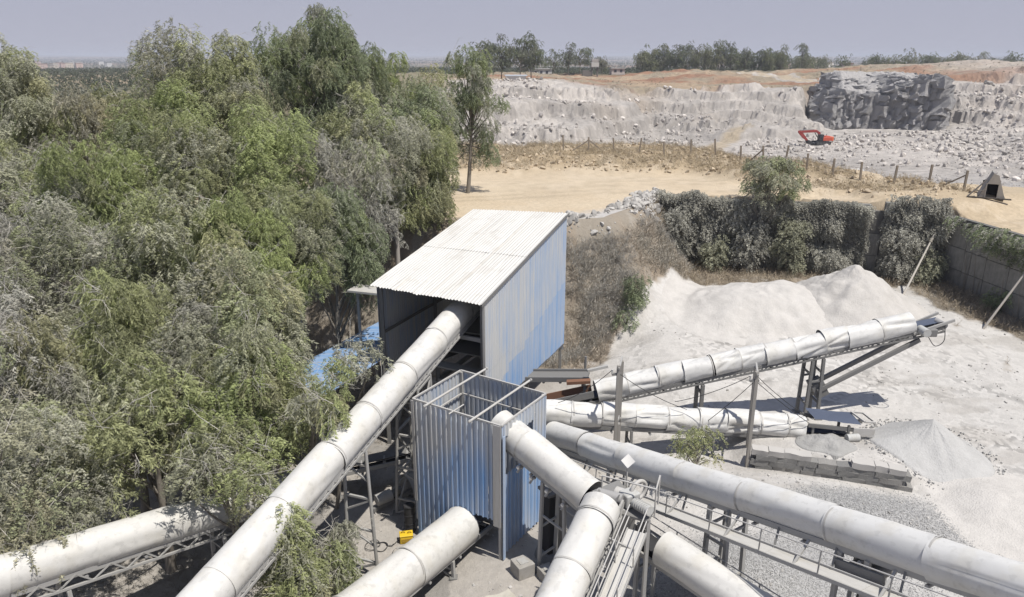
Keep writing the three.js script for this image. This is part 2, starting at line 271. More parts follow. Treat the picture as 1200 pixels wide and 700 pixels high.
const concrete = M(0.33, 0.315, 0.295, 0.95, 0, { map: tinMap, bumpMap: grainBump, bumpScale: 0.01 });

// ---------------------------------------------------------------- profiled sheets
// one sheet: origin o, across u (unit) for w metres, up v (unit) for h metres, ribs along v; t0,t1 = place of the sheet on the whole wall (for the wall's dust map)
function ribbed(o, u, v, w, h, pitch, depth, trapez, uv0, uv1, cutTop, cutBottom) {
  const n = new THREE.Vector3().crossVectors(u, v), pos = [], uv = [], idx = [], per = trapez ? 8 : 6, cols = Math.max(2, Math.round(w / pitch * per)), rows = 6;
  for (let j = 0; j <= rows; j++) for (let i = 0; i <= cols; i++) {
    const x = w * i / cols, ph = (x / pitch) % 1; let d;
    if (trapez) d = ph < 0.5 ? 0 : ph < 0.62 ? (ph - 0.5) / 0.12 : ph < 0.88 ? 1 : (1 - ph) / 0.12; else d = 0.5 - 0.5 * Math.cos(ph * 2 * Math.PI);
    const lo = cutBottom ? cutBottom(x / w) : 0, hi = cutTop ? cutTop(x / w) : h, y = lerp(lo, hi, j / rows);
    const p = o.clone().addScaledVector(u, x).addScaledVector(v, y).addScaledVector(n, d * depth); pos.push(p.x, p.y, p.z);
    uv.push(lerp(uv0[0], uv1[0], i / cols), lerp(uv0[1], uv1[1], j / rows));
  }
  for (let j = 0; j < rows; j++) for (let i = 0; i < cols; i++) { const a = j * (cols + 1) + i; idx.push(a, a + 1, a + cols + 2, a, a + cols + 2, a + cols + 1); }
  let g = new THREE.BufferGeometry(); g.setAttribute('position', new THREE.Float32BufferAttribute(pos, 3)); g.setAttribute('uv', new THREE.Float32BufferAttribute(uv, 2)); g.setIndex(idx);
  if (trapez) g = g.toNonIndexed(); g.computeVertexNormals(); return g;
}
// painted blue sheet under caked stone dust: streaks run down the ribs
const BLUE = [0.15, 0.305, 0.565], CAKE = [0.47, 0.475, 0.475];
function dustyBlue(seed, amount) { return dataTex(1024, 512, (u, v) => { const streak = fbm(u * 90 + seed, v * 2.2 + seed, 3), fineS = vn(u * 260 + seed, v * 5), blot = fbm(u * 7 + seed, v * 5, 4); let k = amount(u, v) + (streak - 0.5) * 0.75 + (blot - 0.5) * 0.5 + (fineS - 0.5) * 0.2; k = clamp(k); return mix3(BLUE, CAKE, k); }, true, false); }
const wallMat = (map) => new THREE.MeshStandardMaterial({ map, roughness: 0.62, metalness: 0, side: THREE.DoubleSide });

// ---------------------------------------------------------------- screening shed
{
  const FR = V(-0.96, 0, -23.87), FL = V(-4.95, 0, -25.99), BR = V(2.30, 0, -31.06), BL = V(-1.70, 0, -33.2);
  const hFR = 6.16, hFL = 6.16, hBR = 7.65, hBL = 7.38, up = V(0, 1, 0);
  const t = thing('screening_shed', 'tall blue and white corrugated metal shed with sloping white roof', 'shed', V(-1.3, 0, -28.5));
  // walls: sheets about 1 m wide in two lifts
  const shedMap = dustyBlue(3, (u, v) => { // right wall: dust above a stepped edge, bare blue below it
    const steps = Math.floor(u * 16) / 16, edge = 0.10 + 0.42 * steps + 0.05 * (vn(steps * 40, 3) - 0.5); return v > edge ? lerp(0.95, 0.66, clamp(u * 1.1)) - 0.10 * (v > 0.42 ? 0 : 1) * u : 0.44; });
  const WM = wallMat(shedMap);
  const L = BR.clone().sub(FR).length(), uR = BR.clone().sub(FR).normalize(), bot = 1.78, nS = 8, w = L / nS;
  const topAt = (x) => lerp(hFR, hBR, x / L) - 0.03, uvY = (y) => (y - bot) / (hBR - bot);
  for (let i = 0; i < nS; i++) {
    const x0 = i * w, seam = [3.45, 3.6, 3.5, 3.3, 3.65, 3.45, 3.5, 3.6][i];
    const o1 = FR.clone().addScaledVector(uR, x0).setY(bot + (i < 2 ? -0.75 : (i % 2) * 0.02));
    part('wall_sheet', ribbed(o1, uR, up, w + 0.05, seam - o1.y + 0.1, 0.145, 0.022, true, [x0 / L, uvY(o1.y)], [(x0 + w) / L, uvY(seam + 0.1)]), WM, t);
    const o2 = FR.clone().addScaledVector(uR, x0).setY(seam).addScaledVector(new THREE.Vector3().crossVectors(uR, up), 0.006);
    part('wall_sheet', ribbed(o2, uR, up, w + 0.05, 1, 0.145, 0.022, true, [x0 / L, uvY(seam)], [(x0 + w) / L, uvY(topAt(x0))], (f) => topAt(x0 + f * w) - seam), WM, t);
  }
  const greyWall = wallMat(dustyBlue(9, (u, v) => 0.86));
  const uLw = BL.clone().sub(FL), LL = uLw.length(); uLw.normalize();
  for (let i = 0; i < 6; i++) { const x0 = i * LL / 6, o = FL.clone().addScaledVector(uLw, x0).setY(1.2); part('wall_sheet', ribbed(o, uLw, up, LL / 6 + 0.05, 1, 0.145, -0.022, true, [i / 6, 0], [(i + 1) / 6, 1], (f) => lerp(hFL, hBL, (i + f) / 6) - 1.23), greyWall, t); }
  const uB = BL.clone().sub(BR), LB = uB.length(); uB.normalize();
  for (let i = 0; i < 4; i++) { const x0 = i * LB / 4, o = BR.clone().addScaledVector(uB, x0).setY(1.5); part('wall_sheet', ribbed(o, uB, up, LB / 4 + 0.05, 1, 0.145, 0.022, true, [i / 4, 0], [(i + 1) / 4, 1], (f) => lerp(hBR, hBL, (i + f) / 4) - 1.55), greyWall, t); }
  // roof: five sheets wide, two rows that overlap
  const roofMap = dataTex(512, 512, (u, v) => { const a = fbm(u * 5, v * 8, 5), s = fbm(u * 60, v * 3, 2); const k = 0.94 + 0.10 * a + 0.05 * s; const st = sstep(0.64, 0.72, fbm(u * 9 + 4, v * 14, 4)) * 0.07; const run = sstep(0.60, 0.78, fbm(u * 42 + 3, v * 1.4, 3)) * 0.10; return [0.52 * k * (1 - st - run), 0.51 * k * (1 - st * 1.1 - run * 1.15), 0.485 * k * (1 - st * 1.25 - run * 1.4)]; }, true, false);
  const RM = new THREE.MeshStandardMaterial({ map: roofMap, roughness: 0.55, side: THREE.DoubleSide });
  const over = 0.28, fl = FL.clone().setY(hFL), fr = FR.clone().setY(hFR), bl = BL.clone().setY(hBL), br = BR.clone().setY(hBR);
  const dr = br.clone().sub(fr).normalize(), dl = bl.clone().sub(fl).normalize(), ac = fr.clone().sub(fl).normalize();
  const cFL = fl.clone().addScaledVector(dl, -over).addScaledVector(ac, -0.12), cFR = fr.clone().addScaledVector(dr, -over).addScaledVector(ac, 0.06), cBL = bl.clone().addScaledVector(dl, 0.1).addScaledVector(ac, -0.12), cBR = br.clone().addScaledVector(dr, 0.1).addScaledVector(ac, 0.06);
  for (let row = 0; row < 2; row++) for (let i = 0; i < 5; i++) {
    const at = (a, b) => cFL.clone().lerp(cFR, a).lerp(cBL.clone().lerp(cBR, a), b), b0 = row ? 0.46 : 0, b1 = row ? 1 : 0.48, a0 = i / 5, a1 = (i + 1) / 5 + (i < 4 ? 0.008 : 0);
    const pos = [], uv = [], idx = [], cols = 42, rows = 8, r = rng(50 + i + row * 7), lift = (row ? 0.03 : 0.018) + (i % 2) * 0.006;
    const dent = [r(), r()];
    for (let j = 0; j <= rows; j++) for (let k = 0; k <= cols; k++) {
      const a = lerp(a0, a1, k / cols), b = lerp(b0, b1, j / rows), p = at(a, b); const bend = -0.05 * Math.exp(-(((k / cols - dent[0]) * 4) ** 2 + ((j / rows - dent[1]) * 5) ** 2)) * r();
      p.y += lift + 0.017 * Math.sin(a * 4.6 / 0.13 * 2 * Math.PI) + bend + (row === 0 && j === 0 ? -0.03 * vn(a * 14, 2) : 0); pos.push(p.x, p.y, p.z); uv.push(a, b);
    }
    for (let j = 0; j < rows; j++) for (let k = 0; k < cols; k++) { const q = j * (cols + 1) + k; idx.push(q, q + 1, q + cols + 2, q, q + cols + 2, q + cols + 1); }
    const g = new THREE.BufferGeometry(); g.setAttribute('position', new THREE.Float32BufferAttribute(pos, 3)); g.setAttribute('uv', new THREE.Float32BufferAttribute(uv, 2)); g.setIndex(idx); g.computeVertexNormals();
    part('roof_sheet', g, RM, t);
  }
  // frame: columns, eaves beams, purlins, floor beams
  const ins = (p, x, y) => p.clone().addScaledVector(ac.clone().setY(0).normalize(), x).addScaledVector(uR, y);
  for (const [p, h, x, y] of [[FR, hFR, -0.12, 0.1], [FL, hFL, 0.12, 0.1], [BR, hBR, -0.12, -0.1], [BL, hBL, 0.12, -0.1]]) { const q = ins(p, x, y); part('column', bar(q.clone().setY(groundH(q.x, q.z) - 0.1), q.clone().setY(h - 0.1), 0.13, 0.13, V(0, 0, 1)), steelDark, t); }
  const m1 = FR.clone().lerp(BR, 0.5), m2 = FL.clone().lerp(BL, 0.5);
  for (const [p, h, x] of [[m1, 6.85, -0.12], [m2, 6.7, 0.12]]) { const q = ins(p, x, 0); part('column', bar(q.clone().setY(-0.2), q.clone().setY(h), 0.13, 0.13, V(0, 0, 1)), steelDark, t); }
  for (const f of [0.015, 0.25, 0.5, 0.75, 0.985]) { const a = fl.clone().lerp(bl, f), b = fr.clone().lerp(br, f); a.y -= 0.10; b.y -= 0.10; part('purlin', bar(ins(a, 0.03, 0), ins(b, -0.04, 0), 0.07, 0.12), steelDark, t); }
  for (const y of [1.74, 4.4]) part('rail', bar(ins(FR.clone().setY(y), -0.06, 0.15), ins(BR.clone().setY(y), -0.06, -0.15), 0.06, 0.1), steelDark, t);
  part('rail', bar(ins(FL.clone().setY(4.2), 0.1, 0.15), ins(BL.clone().setY(4.2), 0.1, -0.15), 0.06, 0.1), steelDark, t);
  part('front_beam', bar(ins(FL.clone().setY(4.55), 2.2, 0.35), ins(FR.clone().setY(4.55), -0.15, 0.35), 0.10, 0.14), steel, t);
  part('corner_flashing', bar(FR.clone().setY(1.05).addScaledVector(uR, -0.012), FR.clone().setY(6.1).addScaledVector(uR, -0.012), 0.09, 0.02, uR), steelPale, t);
  const e1 = fr.clone().addScaledVector(dr, -over).addScaledVector(ac, 0.075), e2 = br.clone().addScaledVector(dr, 0.1).addScaledVector(ac, 0.075); e1.y -= 0.03; e2.y -= 0.03;
  part('verge_strip', bar(e1, e2, 0.02, 0.11), steelDark, t);

  // the vibrating screen that stands inside
  const c = ins(FL.clone().lerp(FR, 0.66), 0, 1.9), s = thing('vibrating_screen', 'dark dusty vibrating screen box on a steel stand inside the shed', 'screen', c.clone().setY(0));
  const P = (a, y, b) => ins(c, a, b).setY(y);
  for (const a of [-0.95, 0.85]) part('side_plate', bar(P(a, 3.55, -0.8), P(a, 2.9, 3.2), 0.05, 0.95), steelDark, s);
  part('screen_deck', bar(P(-0.05, 3.55, -0.8), P(-0.05, 2.95, 3.2), 1.75, 0.05), M(0.20, 0.195, 0.185, 0.95), s);
  part('hood', bar(P(-0.05, 4.15, -0.2), P(-0.05, 3.75, 2.6), 1.9, 0.05), M(0.22, 0.22, 0.21, 0.9), s);
  part('discharge_lip', bar(P(-0.95, 3.02, -0.98), P(0.85, 3.02, -0.98), 0.5, 0.06), steel, s);
  for (const a of [-1.0, 0.9]) for (const b of [-0.9, 2.8]) part('leg', bar(P(a, -0.1, b), P(a, 3.15, b), 0.12, 0.12, V(0, 0, 1)), steelDark, s);
  for (const b of [-0.9, 2.8]) part('cross_beam', bar(P(-1.0, 2.3, b), P(0.9, 2.3, b), 0.12, 0.18), steel, s);
  for (const a of [-1.0, 0.9]) part('side_beam', bar(P(a, 2.35, -0.9), P(a, 2.35, 2.8), 0.12, 0.16), steel, s);
  part('platform', bar(P(-0.05, 1.75, -1.6), P(-0.05, 1.75, 2.9), 2.6, 0.06), deckM, s);
  for (const y of [2.15, 2.55]) part('handrail', rod(P(-1.35, y, -1.55), P(1.25, y, -1.55), 0.022), steelPale, s);
  for (const a of [-1.35, -0.5, 0.4, 1.25]) part('rail_post', rod(P(a, 1.75, -1.55), P(a, 2.56, -1.55), 0.024), steelPale, s);
  for (const a of [-1.25, 1.2]) for (const b of [-1.5, 2.7]) part('platform_leg', bar(P(a, -0.1, b), P(a, 1.75, b), 0.11, 0.11, V(0, 0, 1)), steelDark, s);
  part('feed_chute', new THREE.CylinderGeometry(0.75, 0.35, 1.1, 4, 1).rotateY(0.4).translate(...P(-0.05, 1.2, 1.2).toArray()), steelDark, s);
}

// ---------------------------------------------------------------- blue lean-to beside the shed
{
  const a = V(-5.1, 2.95, -26.1), along = V(3.22, 0, -7.19).normalize(), left = V(-3.99, 0, -2.12).normalize();
  const t = thing('lean_to', 'low blue sheet roof half hidden by branches left of the shed', 'lean-to', V(-6.6, -0.4, -26.5));
  const map = dustyBlue(21, (u, v) => 0.30), WM = wallMat(map);
  const down = left.clone().multiplyScalar(3.6).setY(-0.65), len = down.length(); down.normalize();
  for (let i = 0; i < 9; i++) { const o = a.clone().addScaledVector(along, -3.2 + i * 1.0); part('roof_sheet', ribbed(o.clone().addScaledVector(V(0, 1, 0), (i % 2) * 0.008), along, down, 1.04, len, 0.145, 0.022, true, [i / 9, 0], [(i + 1) / 9, 1]), WM, t); }
  for (const f of [-3.0, 0.5, 4.6]) { const q = a.clone().addScaledVector(along, f).addScaledVector(down, len * 0.93); part('post', bar(q.clone().setY(-0.5), q.clone().setY(q.y - 0.06), 0.1, 0.1, V(0, 0, 1)), steel, t); const q2 = a.clone().addScaledVector(along, f).addScaledVector(down, len * 0.12); part('post', bar(q2.clone().setY(-0.5), q2.clone().setY(q2.y - 0.06), 0.1, 0.1, V(0, 0, 1)), steel, t); }
  const k = thing('ledge_slab', 'pale slab ledge sticking out left of the shed roof corner', 'slab', V(-5.6, 0, -28.2)); part('slab', bar(V(-6.4, 5.15, -28.6), V(-4.6, 5.15, -28.0), 0.9, 0.08), steelPale, k); part('post', bar(V(-6.2, -0.5, -28.5), V(-6.2, 5.1, -28.5), 0.1, 0.1, V(0, 0, 1)), steel, k); part('post', bar(V(-4.85, -0.5, -28.1), V(-4.85, 5.1, -28.1), 0.1, 0.1, V(0, 0, 1)), steel, k);
}

// ---------------------------------------------------------------- transfer tower
const TW = { A: V(-2.95, 0, -20.1), B: V(-0.3, 0, -18.37), C: V(1.02, 0, -20.45), D: V(-1.66, 0, -22.2), top: 4.32 };
{
  const { A, B, C, D, top } = TW, up = V(0, 1, 0), t = thing('transfer_tower', 'open-topped blue corrugated tower with pipes laid across its top', 'tower', V(-1, -0.2, -20.3));
  const frontMap = dustyBlue(31, (u, v) => 0.34 + 0.60 * sstep(0.55, 1.0, v + 0.32 * (0.5 - u) + 0.1 * fbm(u * 12, 2, 2)) + 0.22 * sstep(0.25, 0.0, u) * v + 0.14 * sstep(0.75, 1, u)), FM = wallMat(frontMap);
  const uF = B.clone().sub(A), LF = uF.length(); uF.normalize();
  const cuts = [0, 0.175, 0.35, 0.525, 0.70, 0.86, 1.0], bots = [-0.42, -0.5, 0.1, 1.15, 1.22, 1.25];
  for (let i = 0; i < 6; i++) {
    const x0 = cuts[i] * LF, w = (cuts[i + 1] - cuts[i]) * LF; const b = bots[i], bR = i < 2 ? b : i === 2 ? 1.12 : b;
    part('wall_sheet', ribbed(A.clone().addScaledVector(uF, x0).setY(0), uF, up, w + 0.02, 1, 0.183, 0.045, true, [cuts[i], (b + 0.5) / 4.9], [cuts[i + 1], 1], () => top - 0.02, (f) => i === 2 ? lerp(-0.1, 1.1, sstep(0.1, 0.9, f)) : b + 0.01 * f), FM, t);
  }
  const sideMap = dustyBlue(37, (u, v) => 0.30 + 0.55 * sstep(0.6, 1.0, v + 0.15 * fbm(u * 10, 1, 2)) + 0.25 * sstep(0.35, 0.0, v)), SM = wallMat(sideMap);
  const uR = C.clone().sub(B), LR = uR.length(); uR.normalize();
  // right wall: band above the conveyor, tall strip at the back, low panel under the conveyor
  for (let i = 0; i < 2; i++) part('wall_sheet', ribbed(B.clone().addScaledVector(uR, i * LR * 0.35).setY(3.92 - i * 0.12), uR, up, LR * 0.35 + 0.02, 0.42 + i * 0.12, 0.183, 0.04, true, [i * 0.35, 0.88], [i * 0.35 + 0.35, 1]), SM, t);
  for (let i = 0; i < 2; i++) part('wall_sheet', ribbed(B.clone().addScaledVector(uR, (0.70 + i * 0.15) * LR).setY(0.1), uR, up, LR * 0.15 + 0.02, 4.2, 0.183, 0.04, true, [0.7 + i * 0.15, 0.05], [0.85 + i * 0.15, 1]), SM, t);
  for (let i = 0; i < 4; i++) part('wall_sheet', ribbed(B.clone().addScaledVector(uR, (0.06 + i * 0.16) * LR).setY(0.12), uR, up, LR * 0.16 + 0.01, 2.6, 0.183, 0.04, true, [0.06 + i * 0.16, 0.05], [0.22 + i * 0.16, 0.6]), SM, t);
  const greyM = wallMat(dustyBlue(41, () => 0.90));
  const uB = D.clone().sub(C), LBk = uB.length(); uB.normalize();
  for (let i = 0; i < 3; i++) part('wall_sheet', ribbed(C.clone().addScaledVector(uB, i * LBk / 3).setY(0.4), uB, up, LBk / 3 + 0.02, 3.9, 0.183, 0.04, true, [i / 3, 0], [(i + 1) / 3, 1]), greyM, t);
  const uL = A.clone().sub(D), LL = uL.length(); uL.normalize();
  for (let i = 0; i < 3; i++) part('wall_sheet', ribbed(D.clone().addScaledVector(uL, i * LL / 3).setY(0.2), uL, up, LL / 3 + 0.02, 4.1, 0.183, 0.04, true, [i / 3, 0], [(i + 1) / 3, 1]), greyM, t);
  for (const [p, q] of [[A, B], [B, C], [C, D], [D, A]]) part('top_rail', bar(p.clone().setY(top + 0.02), q.clone().setY(top + 0.02), 0.05, 0.05), steelPale, t);
  for (const [p, q] of [[C, D], [D, A]]) part('inner_rail', bar(p.clone().lerp(V(-0.97, 0, -20.3), 0.05).setY(top - 0.75), q.clone().lerp(V(-0.97, 0, -20.3), 0.05).setY(top - 0.75), 0.04, 0.05), steelPale, t);
  for (const p of [A, B, C, D]) { const q = p.clone().lerp(V(-0.97, 0, -20.3), 0.04); part('column', bar(q.clone().setY(groundH(q.x, q.z) - 0.05), q.clone().setY(top), 0.09, 0.09, uF), steel, t); }
  const nF = V(-uF.z, 0, uF.x); if (nF.z < 0) nF.negate();
  const nR = V(-uR.z, 0, uR.x); if (nR.x < 0) nR.negate();
  part('corner_flashing', bar(B.clone().addScaledVector(uF, -0.11).addScaledVector(nF, 0.062).setY(1.1), B.clone().addScaledVector(uF, -0.11).addScaledVector(nF, 0.062).setY(top + 0.03), 0.26, 0.02, nF), steelPale, t);
  part('corner_flashing', bar(B.clone().addScaledVector(uR, 0.05).addScaledVector(nR, 0.06).setY(0.0), B.clone().addScaledVector(uR, 0.05).addScaledVector(nR, 0.06).setY(top - 0.3), 0.12, 0.02, nR), wallMat(dustyBlue(5, () => 0.55)), t);
  part('corner_flashing', bar(A.clone().addScaledVector(uF, 0.02).addScaledVector(nF, 0.056).setY(0.9), A.clone().addScaledVector(uF, 0.02).addScaledVector(nF, 0.056).setY(top), 0.10, 0.02, nF), steelPale, t);
  // loose pipes across the top
  for (const [f, a, b] of [[0.22, 0.34, 0.40], [0.74, 0.40, 0.42]]) {
    const p = A.clone().lerp(B, f).addScaledVector(uR, -a).setY(top + 0.085), q = D.clone().lerp(C, f).addScaledVector(uR, b).setY(top + 0.085);
    const pp = thing('scaffold_pipe', f < 0.5 ? 'white pipe across the left half of the tower top' : 'white pipe across the tower top nearer the conveyor mouth', 'pipe', p.clone(), 'pipes laid over the tower');
    part('tube', rod(p, q, 0.036, 10), steelPale, pp); for (const [e, d] of [[p, -1], [q, 1]]) part('end_collar', rod(e.clone().addScaledVector(uR, 0.02), e.clone().addScaledVector(uR, 0.09), 0.044, 10), steel, pp);
  }
  part('stub_bracket', rod(A.clone().lerp(B, 0.48).addScaledVector(uR, -0.22).setY(top + 0.03), A.clone().lerp(B, 0.48).addScaledVector(uR, 0.5).setY(top + 0.03), 0.022), steelPale, t);
  part('tie_rod', rod(A.clone().lerp(B, 0.85).lerp(C, 0.25).setY(top - 0.1), B.clone().lerp(C, 0.75).setY(top - 0.35), 0.025), steelPale, t);
}

// ---------------------------------------------------------------- covered conveyors
// frame of a belt line from a (tail) to b (head): u along, s to the right of travel, n up
function lineFrame(a, b) { const u = b.clone().sub(a), L = u.length(); u.divideScalar(L); const s = new THREE.Vector3().crossVectors(u, V(0, 1, 0)).normalize(), n = new THREE.Vector3().crossVectors(s, u); return { a, b, u, s, n, L, pt: (t, x, y) => a.clone().addScaledVector(u, t).addScaledVector(s, x).addScaledVector(n, y) }; }
function coverSheet(F, t0, t1, r, seed, dent, skew = 0) {
  const R = rng(seed), N = 34, Mm = 12, pos = [], uv = [], idx = [], th0 = -0.80, th1 = Math.PI + 0.80;
  const dd = Math.min(dent, 1), dx = (R() - 0.5) * dd * 0.08, dy = (R() - 0.5) * dd * 0.06, rr = r * (1 + (R() - 0.5) * 0.04 * dd) + 0.004 + (seed % 2) * 0.007, ph = R() * 50, tilt = (R() - 0.5) * 0.05 * dd;
  const creases = []; for (let i = 0; i < 3; i++) creases.push([lerp(th0, th1, R()), R(), (R() - 0.5) * 2.4, (0.02 + 0.07 * R()) * dent, 0.10 + 0.25 * R()]);
  for (let j = 0; j <= Mm; j++) for (let i = 0; i <= N; i++) {
    const f = j / Mm, th = lerp(th0, th1, i / N), t = lerp(t0, t1, f) + skew * (i / N - 0.5) * (f < 0.5 ? 1 : 0.6);
    let q = rr * (1 + dent * 0.09 * (fbm(th * 1.3 + ph, t * 0.9 + ph, 3) - 0.5));
    for (const [c, ft, sl, dp, wd] of creases) { const e = Math.abs((th - c) + sl * (f - ft)); q -= dp * r * Math.max(0, 1 - e / wd) * sstep(0, 0.2, f) * sstep(1, 0.8, f); }
    q += 0.010 * (1 - sstep(0, 0.08, f)) ; // rolled lip that laps over the sheet before
    const side = Math.max(0, -Math.sin(th)) ; const x = Math.cos(th) * q * (1 + 0.10 * side) + dx + tilt * f, y = Math.sin(th) * q * (1 + 0.1 * side) + dy;
    const p = F.pt(t, x, y); pos.push(p.x, p.y, p.z); uv.push(t + seed * 0.37, th * r);
  }
  for (let j = 0; j < Mm; j++) for (let i = 0; i < N; i++) { const k = j * (N + 1) + i; idx.push(k, k + 1, k + N + 2, k, k + N + 2, k + N + 1); }
  const g = new THREE.BufferGeometry(); g.setAttribute('position', new THREE.Float32BufferAttribute(pos, 3)); g.setAttribute('uv', new THREE.Float32BufferAttribute(uv, 2)); g.setIndex(idx); g.computeVertexNormals(); return g;
}
function strap(F, t, r, seed) { // flat band bolted over a lap joint
  const R = rng(seed + 900), pos = [], idx = [], N = 30, w = 0.022, tl = (R() - 0.5) * 0.05; for (let i = 0; i <= N; i++) { const th = lerp(-0.72, Math.PI + 0.72, i / N), q = r * (1 + 0.012 * (vn(i * 0.5, seed) - 0.5)); for (const e of [-w, w]) { const v = F.pt(t + e + tl * (i / N - 0.5) * 2, Math.cos(th) * q, Math.sin(th) * q); pos.push(v.x, v.y, v.z); } }
  for (let i = 0; i < N; i++) { const k = i * 2; idx.push(k, k + 1, k + 3, k, k + 3, k + 2); } const g = new THREE.BufferGeometry(); g.setAttribute('position', new THREE.Float32BufferAttribute(pos, 3)); g.setAttribute('uv', new THREE.Float32BufferAttribute(new Float32Array(pos.length / 3 * 2), 2)); g.setIndex(idx); g.computeVertexNormals(); return g;
}
function conveyor(o) {
  const F = lineFrame(o.a, o.b), r = o.r, base = o.base ?? F.pt(F.L / 2, 0, 0); base.y = groundH(base.x, base.z);
  const t = thing(o.name ?? 'belt_conveyor', o.label, 'conveyor', base, 'covered belt conveyors of the crushing plant');
  const mat = o.mat ?? COVER, c0 = o.from ?? 0, c1 = o.to ?? F.L; let p = c0, k = o.seed;
  const R = rng(o.seed * 13 + 1), seg = o.seg ?? 1.5;
  while (p < c1 - 0.05) { const len = Math.min(seg * (0.85 + 0.3 * R()), c1 - p), gap = (o.gaps ?? []).some((g) => Math.abs(g - p) < seg / 2 && (o.gaps = o.gaps.filter((x) => x !== g))) ? 0.07 : -0.03; part('cover_sheet', coverSheet(F, p + gap, Math.min(c1, p + len), r, k++, o.dent ?? 0.3, (R() - 0.5) * (o.skew ?? 0.05)), mat, t); if (p > c0 + 0.2 && R() < 0.7) part('seam_strap', strap(F, p + 0.03, r * 1.012 + 0.016, k), o.strap ?? steelPale, t); p += len; }
  const sx = r * 0.80, sy = -r * 0.80, f0 = o.frame?.[0] ?? 0, f1 = o.frame?.[1] ?? F.L, h = o.chan ?? 0.14;
  for (const d of [-1, 1]) part('stringer', channel(F.pt(f0, d * sx, sy), F.pt(f1, d * sx, sy), 0.055, h, F.s.clone().multiplyScalar(d)), o.steel ?? steel, t);
  if (o.truss) { // lower chord, posts and diagonals of a lattice frame
    for (const d of [-1, 1]) { part('lower_chord', bar(F.pt(f0, d * sx, sy - o.truss), F.pt(f1, d * sx, sy - o.truss), 0.06, 0.06, F.n), o.steel ?? steel, t); }
    const n = Math.round((f1 - f0) / o.truss / 1.3); for (const d of [-1, 1]) for (let i = 0; i < n; i++) { const ta = lerp(f0, f1, i / n), tb = lerp(f0, f1, (i + 1) / n); part('truss_brace', bar(F.pt(ta, d * sx, sy - (i % 2 ? o.truss : 0)), F.pt(tb, d * sx, sy - (i % 2 ? 0 : o.truss)), 0.035, 0.035, F.n), o.steel ?? steel, t); }
  }
  // belt: carrying strand troughed, return strand flat below
  const bw = r * 0.62, q = [];
  const belt = (t0, t1, prof) => { const pos = [], idx = []; for (const tt of [t0, t1]) for (const [x, y] of prof) { const v = F.pt(tt, x, y); pos.push(v.x, v.y, v.z); } const n = prof.length; for (let i = 0; i + 1 < n; i++) idx.push(i, i + 1, n + i + 1, i, n + i + 1, n + i); const g = new THREE.BufferGeometry(); g.setAttribute('position', new THREE.Float32BufferAttribute(pos, 3)); g.setIndex(idx); g.computeVertexNormals(); return g; };
  part('carrying_belt', belt(f0, f1, [[-bw, -r * 0.26], [-bw * 0.5, -r * 0.52], [bw * 0.5, -r * 0.52], [bw, -r * 0.26]]), o.belt ?? beltDust, t);
  part('return_belt', belt(f0, f1, [[-bw, sy - 0.12], [bw, sy - 0.12]]), beltM, t);
  const step = o.idler ?? 1.4;
  for (let tt = f0 + 0.4; tt < f1 - 0.1; tt += step) { part('return_roller', rod(F.pt(tt, -sx, sy - 0.16), F.pt(tt, sx, sy - 0.16), 0.045, 8), rollerM, t); if (tt < c0 || tt > c1) part('trough_roller', rod(F.pt(tt, -bw, -r * 0.6), F.pt(tt, bw, -r * 0.6), 0.05, 8), rollerM, t); }
  if (o.pulleys !== false) for (const tt of [f0, f1]) part('end_pulley', rod(F.pt(tt, -bw - 0.04, -r * 0.66), F.pt(tt, bw + 0.04, -r * 0.66), 0.14, 14), rollerM, t);
  for (const l of o.legs ?? []) { // [t, spread, along] : pair of legs, with bracing between them
    const [tt, spread = 0.15, pairAlong = 0, w = 0.09] = l, feet = [];
    for (const al of pairAlong ? [-pairAlong / 2, pairAlong / 2] : [0]) {
      const tops = [], foots = [];
      for (const d of [-1, 1]) { const top = F.pt(tt + al, d * sx, sy - (o.truss ?? 0) - h / 2 + 0.02), ft = top.clone().addScaledVector(F.s, d * spread); ft.addScaledVector(V(F.u.x, 0, F.u.z).normalize(), al * 0.25); ft.y = groundH(ft.x, ft.z) - 0.06; tops.push(top); foots.push(ft); part('leg', o.round ? rod(ft, top, w / 2, 10) : bar(ft, top, w, w, F.u), o.steel ?? steel, t); part('base_plate', new THREE.BoxGeometry(w * 2.6, 0.05, w * 2.6).translate(ft.x, ft.y + 0.075, ft.z), steelDark, t); }
      const H = tops[0].y - foots[0].y, n = Math.max(1, Math.round(H / 1.1)); const at = (k, f) => foots[k].clone().lerp(tops[k], f);
      for (let i = 0; i < n; i++) { if (o.plain && i > 1) break; part('cross_bar', bar(at(0, (i + 0.55) / n), at(1, (i + 0.55) / n), w * 0.6, w * 0.6), o.steel ?? steel, t); if (!o.plain) part('leg_brace', bar(at(i % 2, (i + 0.08) / n), at(1 - i % 2, (i + 0.52) / n), w * 0.5, w * 0.5), o.steel ?? steel, t); }
      feet.push([tops, foots]);
    }
    if (feet.length === 2) for (const k of [0, 1]) { const [[ta, fa], [tb, fb]] = [feet[0], feet[1]]; const n = 3; for (let i = o.plain ? 1 : 0; i < (o.plain ? 2 : n); i++) { const a = fa[k].clone().lerp(ta[k], (i + (i % 2 ? 0.9 : 0.1)) / n), b = fb[k].clone().lerp(tb[k], (i + (i % 2 ? 0.1 : 0.9)) / n); if (!o.plain) part('leg_brace', bar(a, b, w * 0.55, w * 0.55), o.steel ?? steel, t); part('cross_bar', bar(fa[k].clone().lerp(ta[k], (i + 0.95) / n), fb[k].clone().lerp(tb[k], (i + 0.95) / n), w * 0.6, w * 0.6), o.steel ?? steel, t); } }
  }
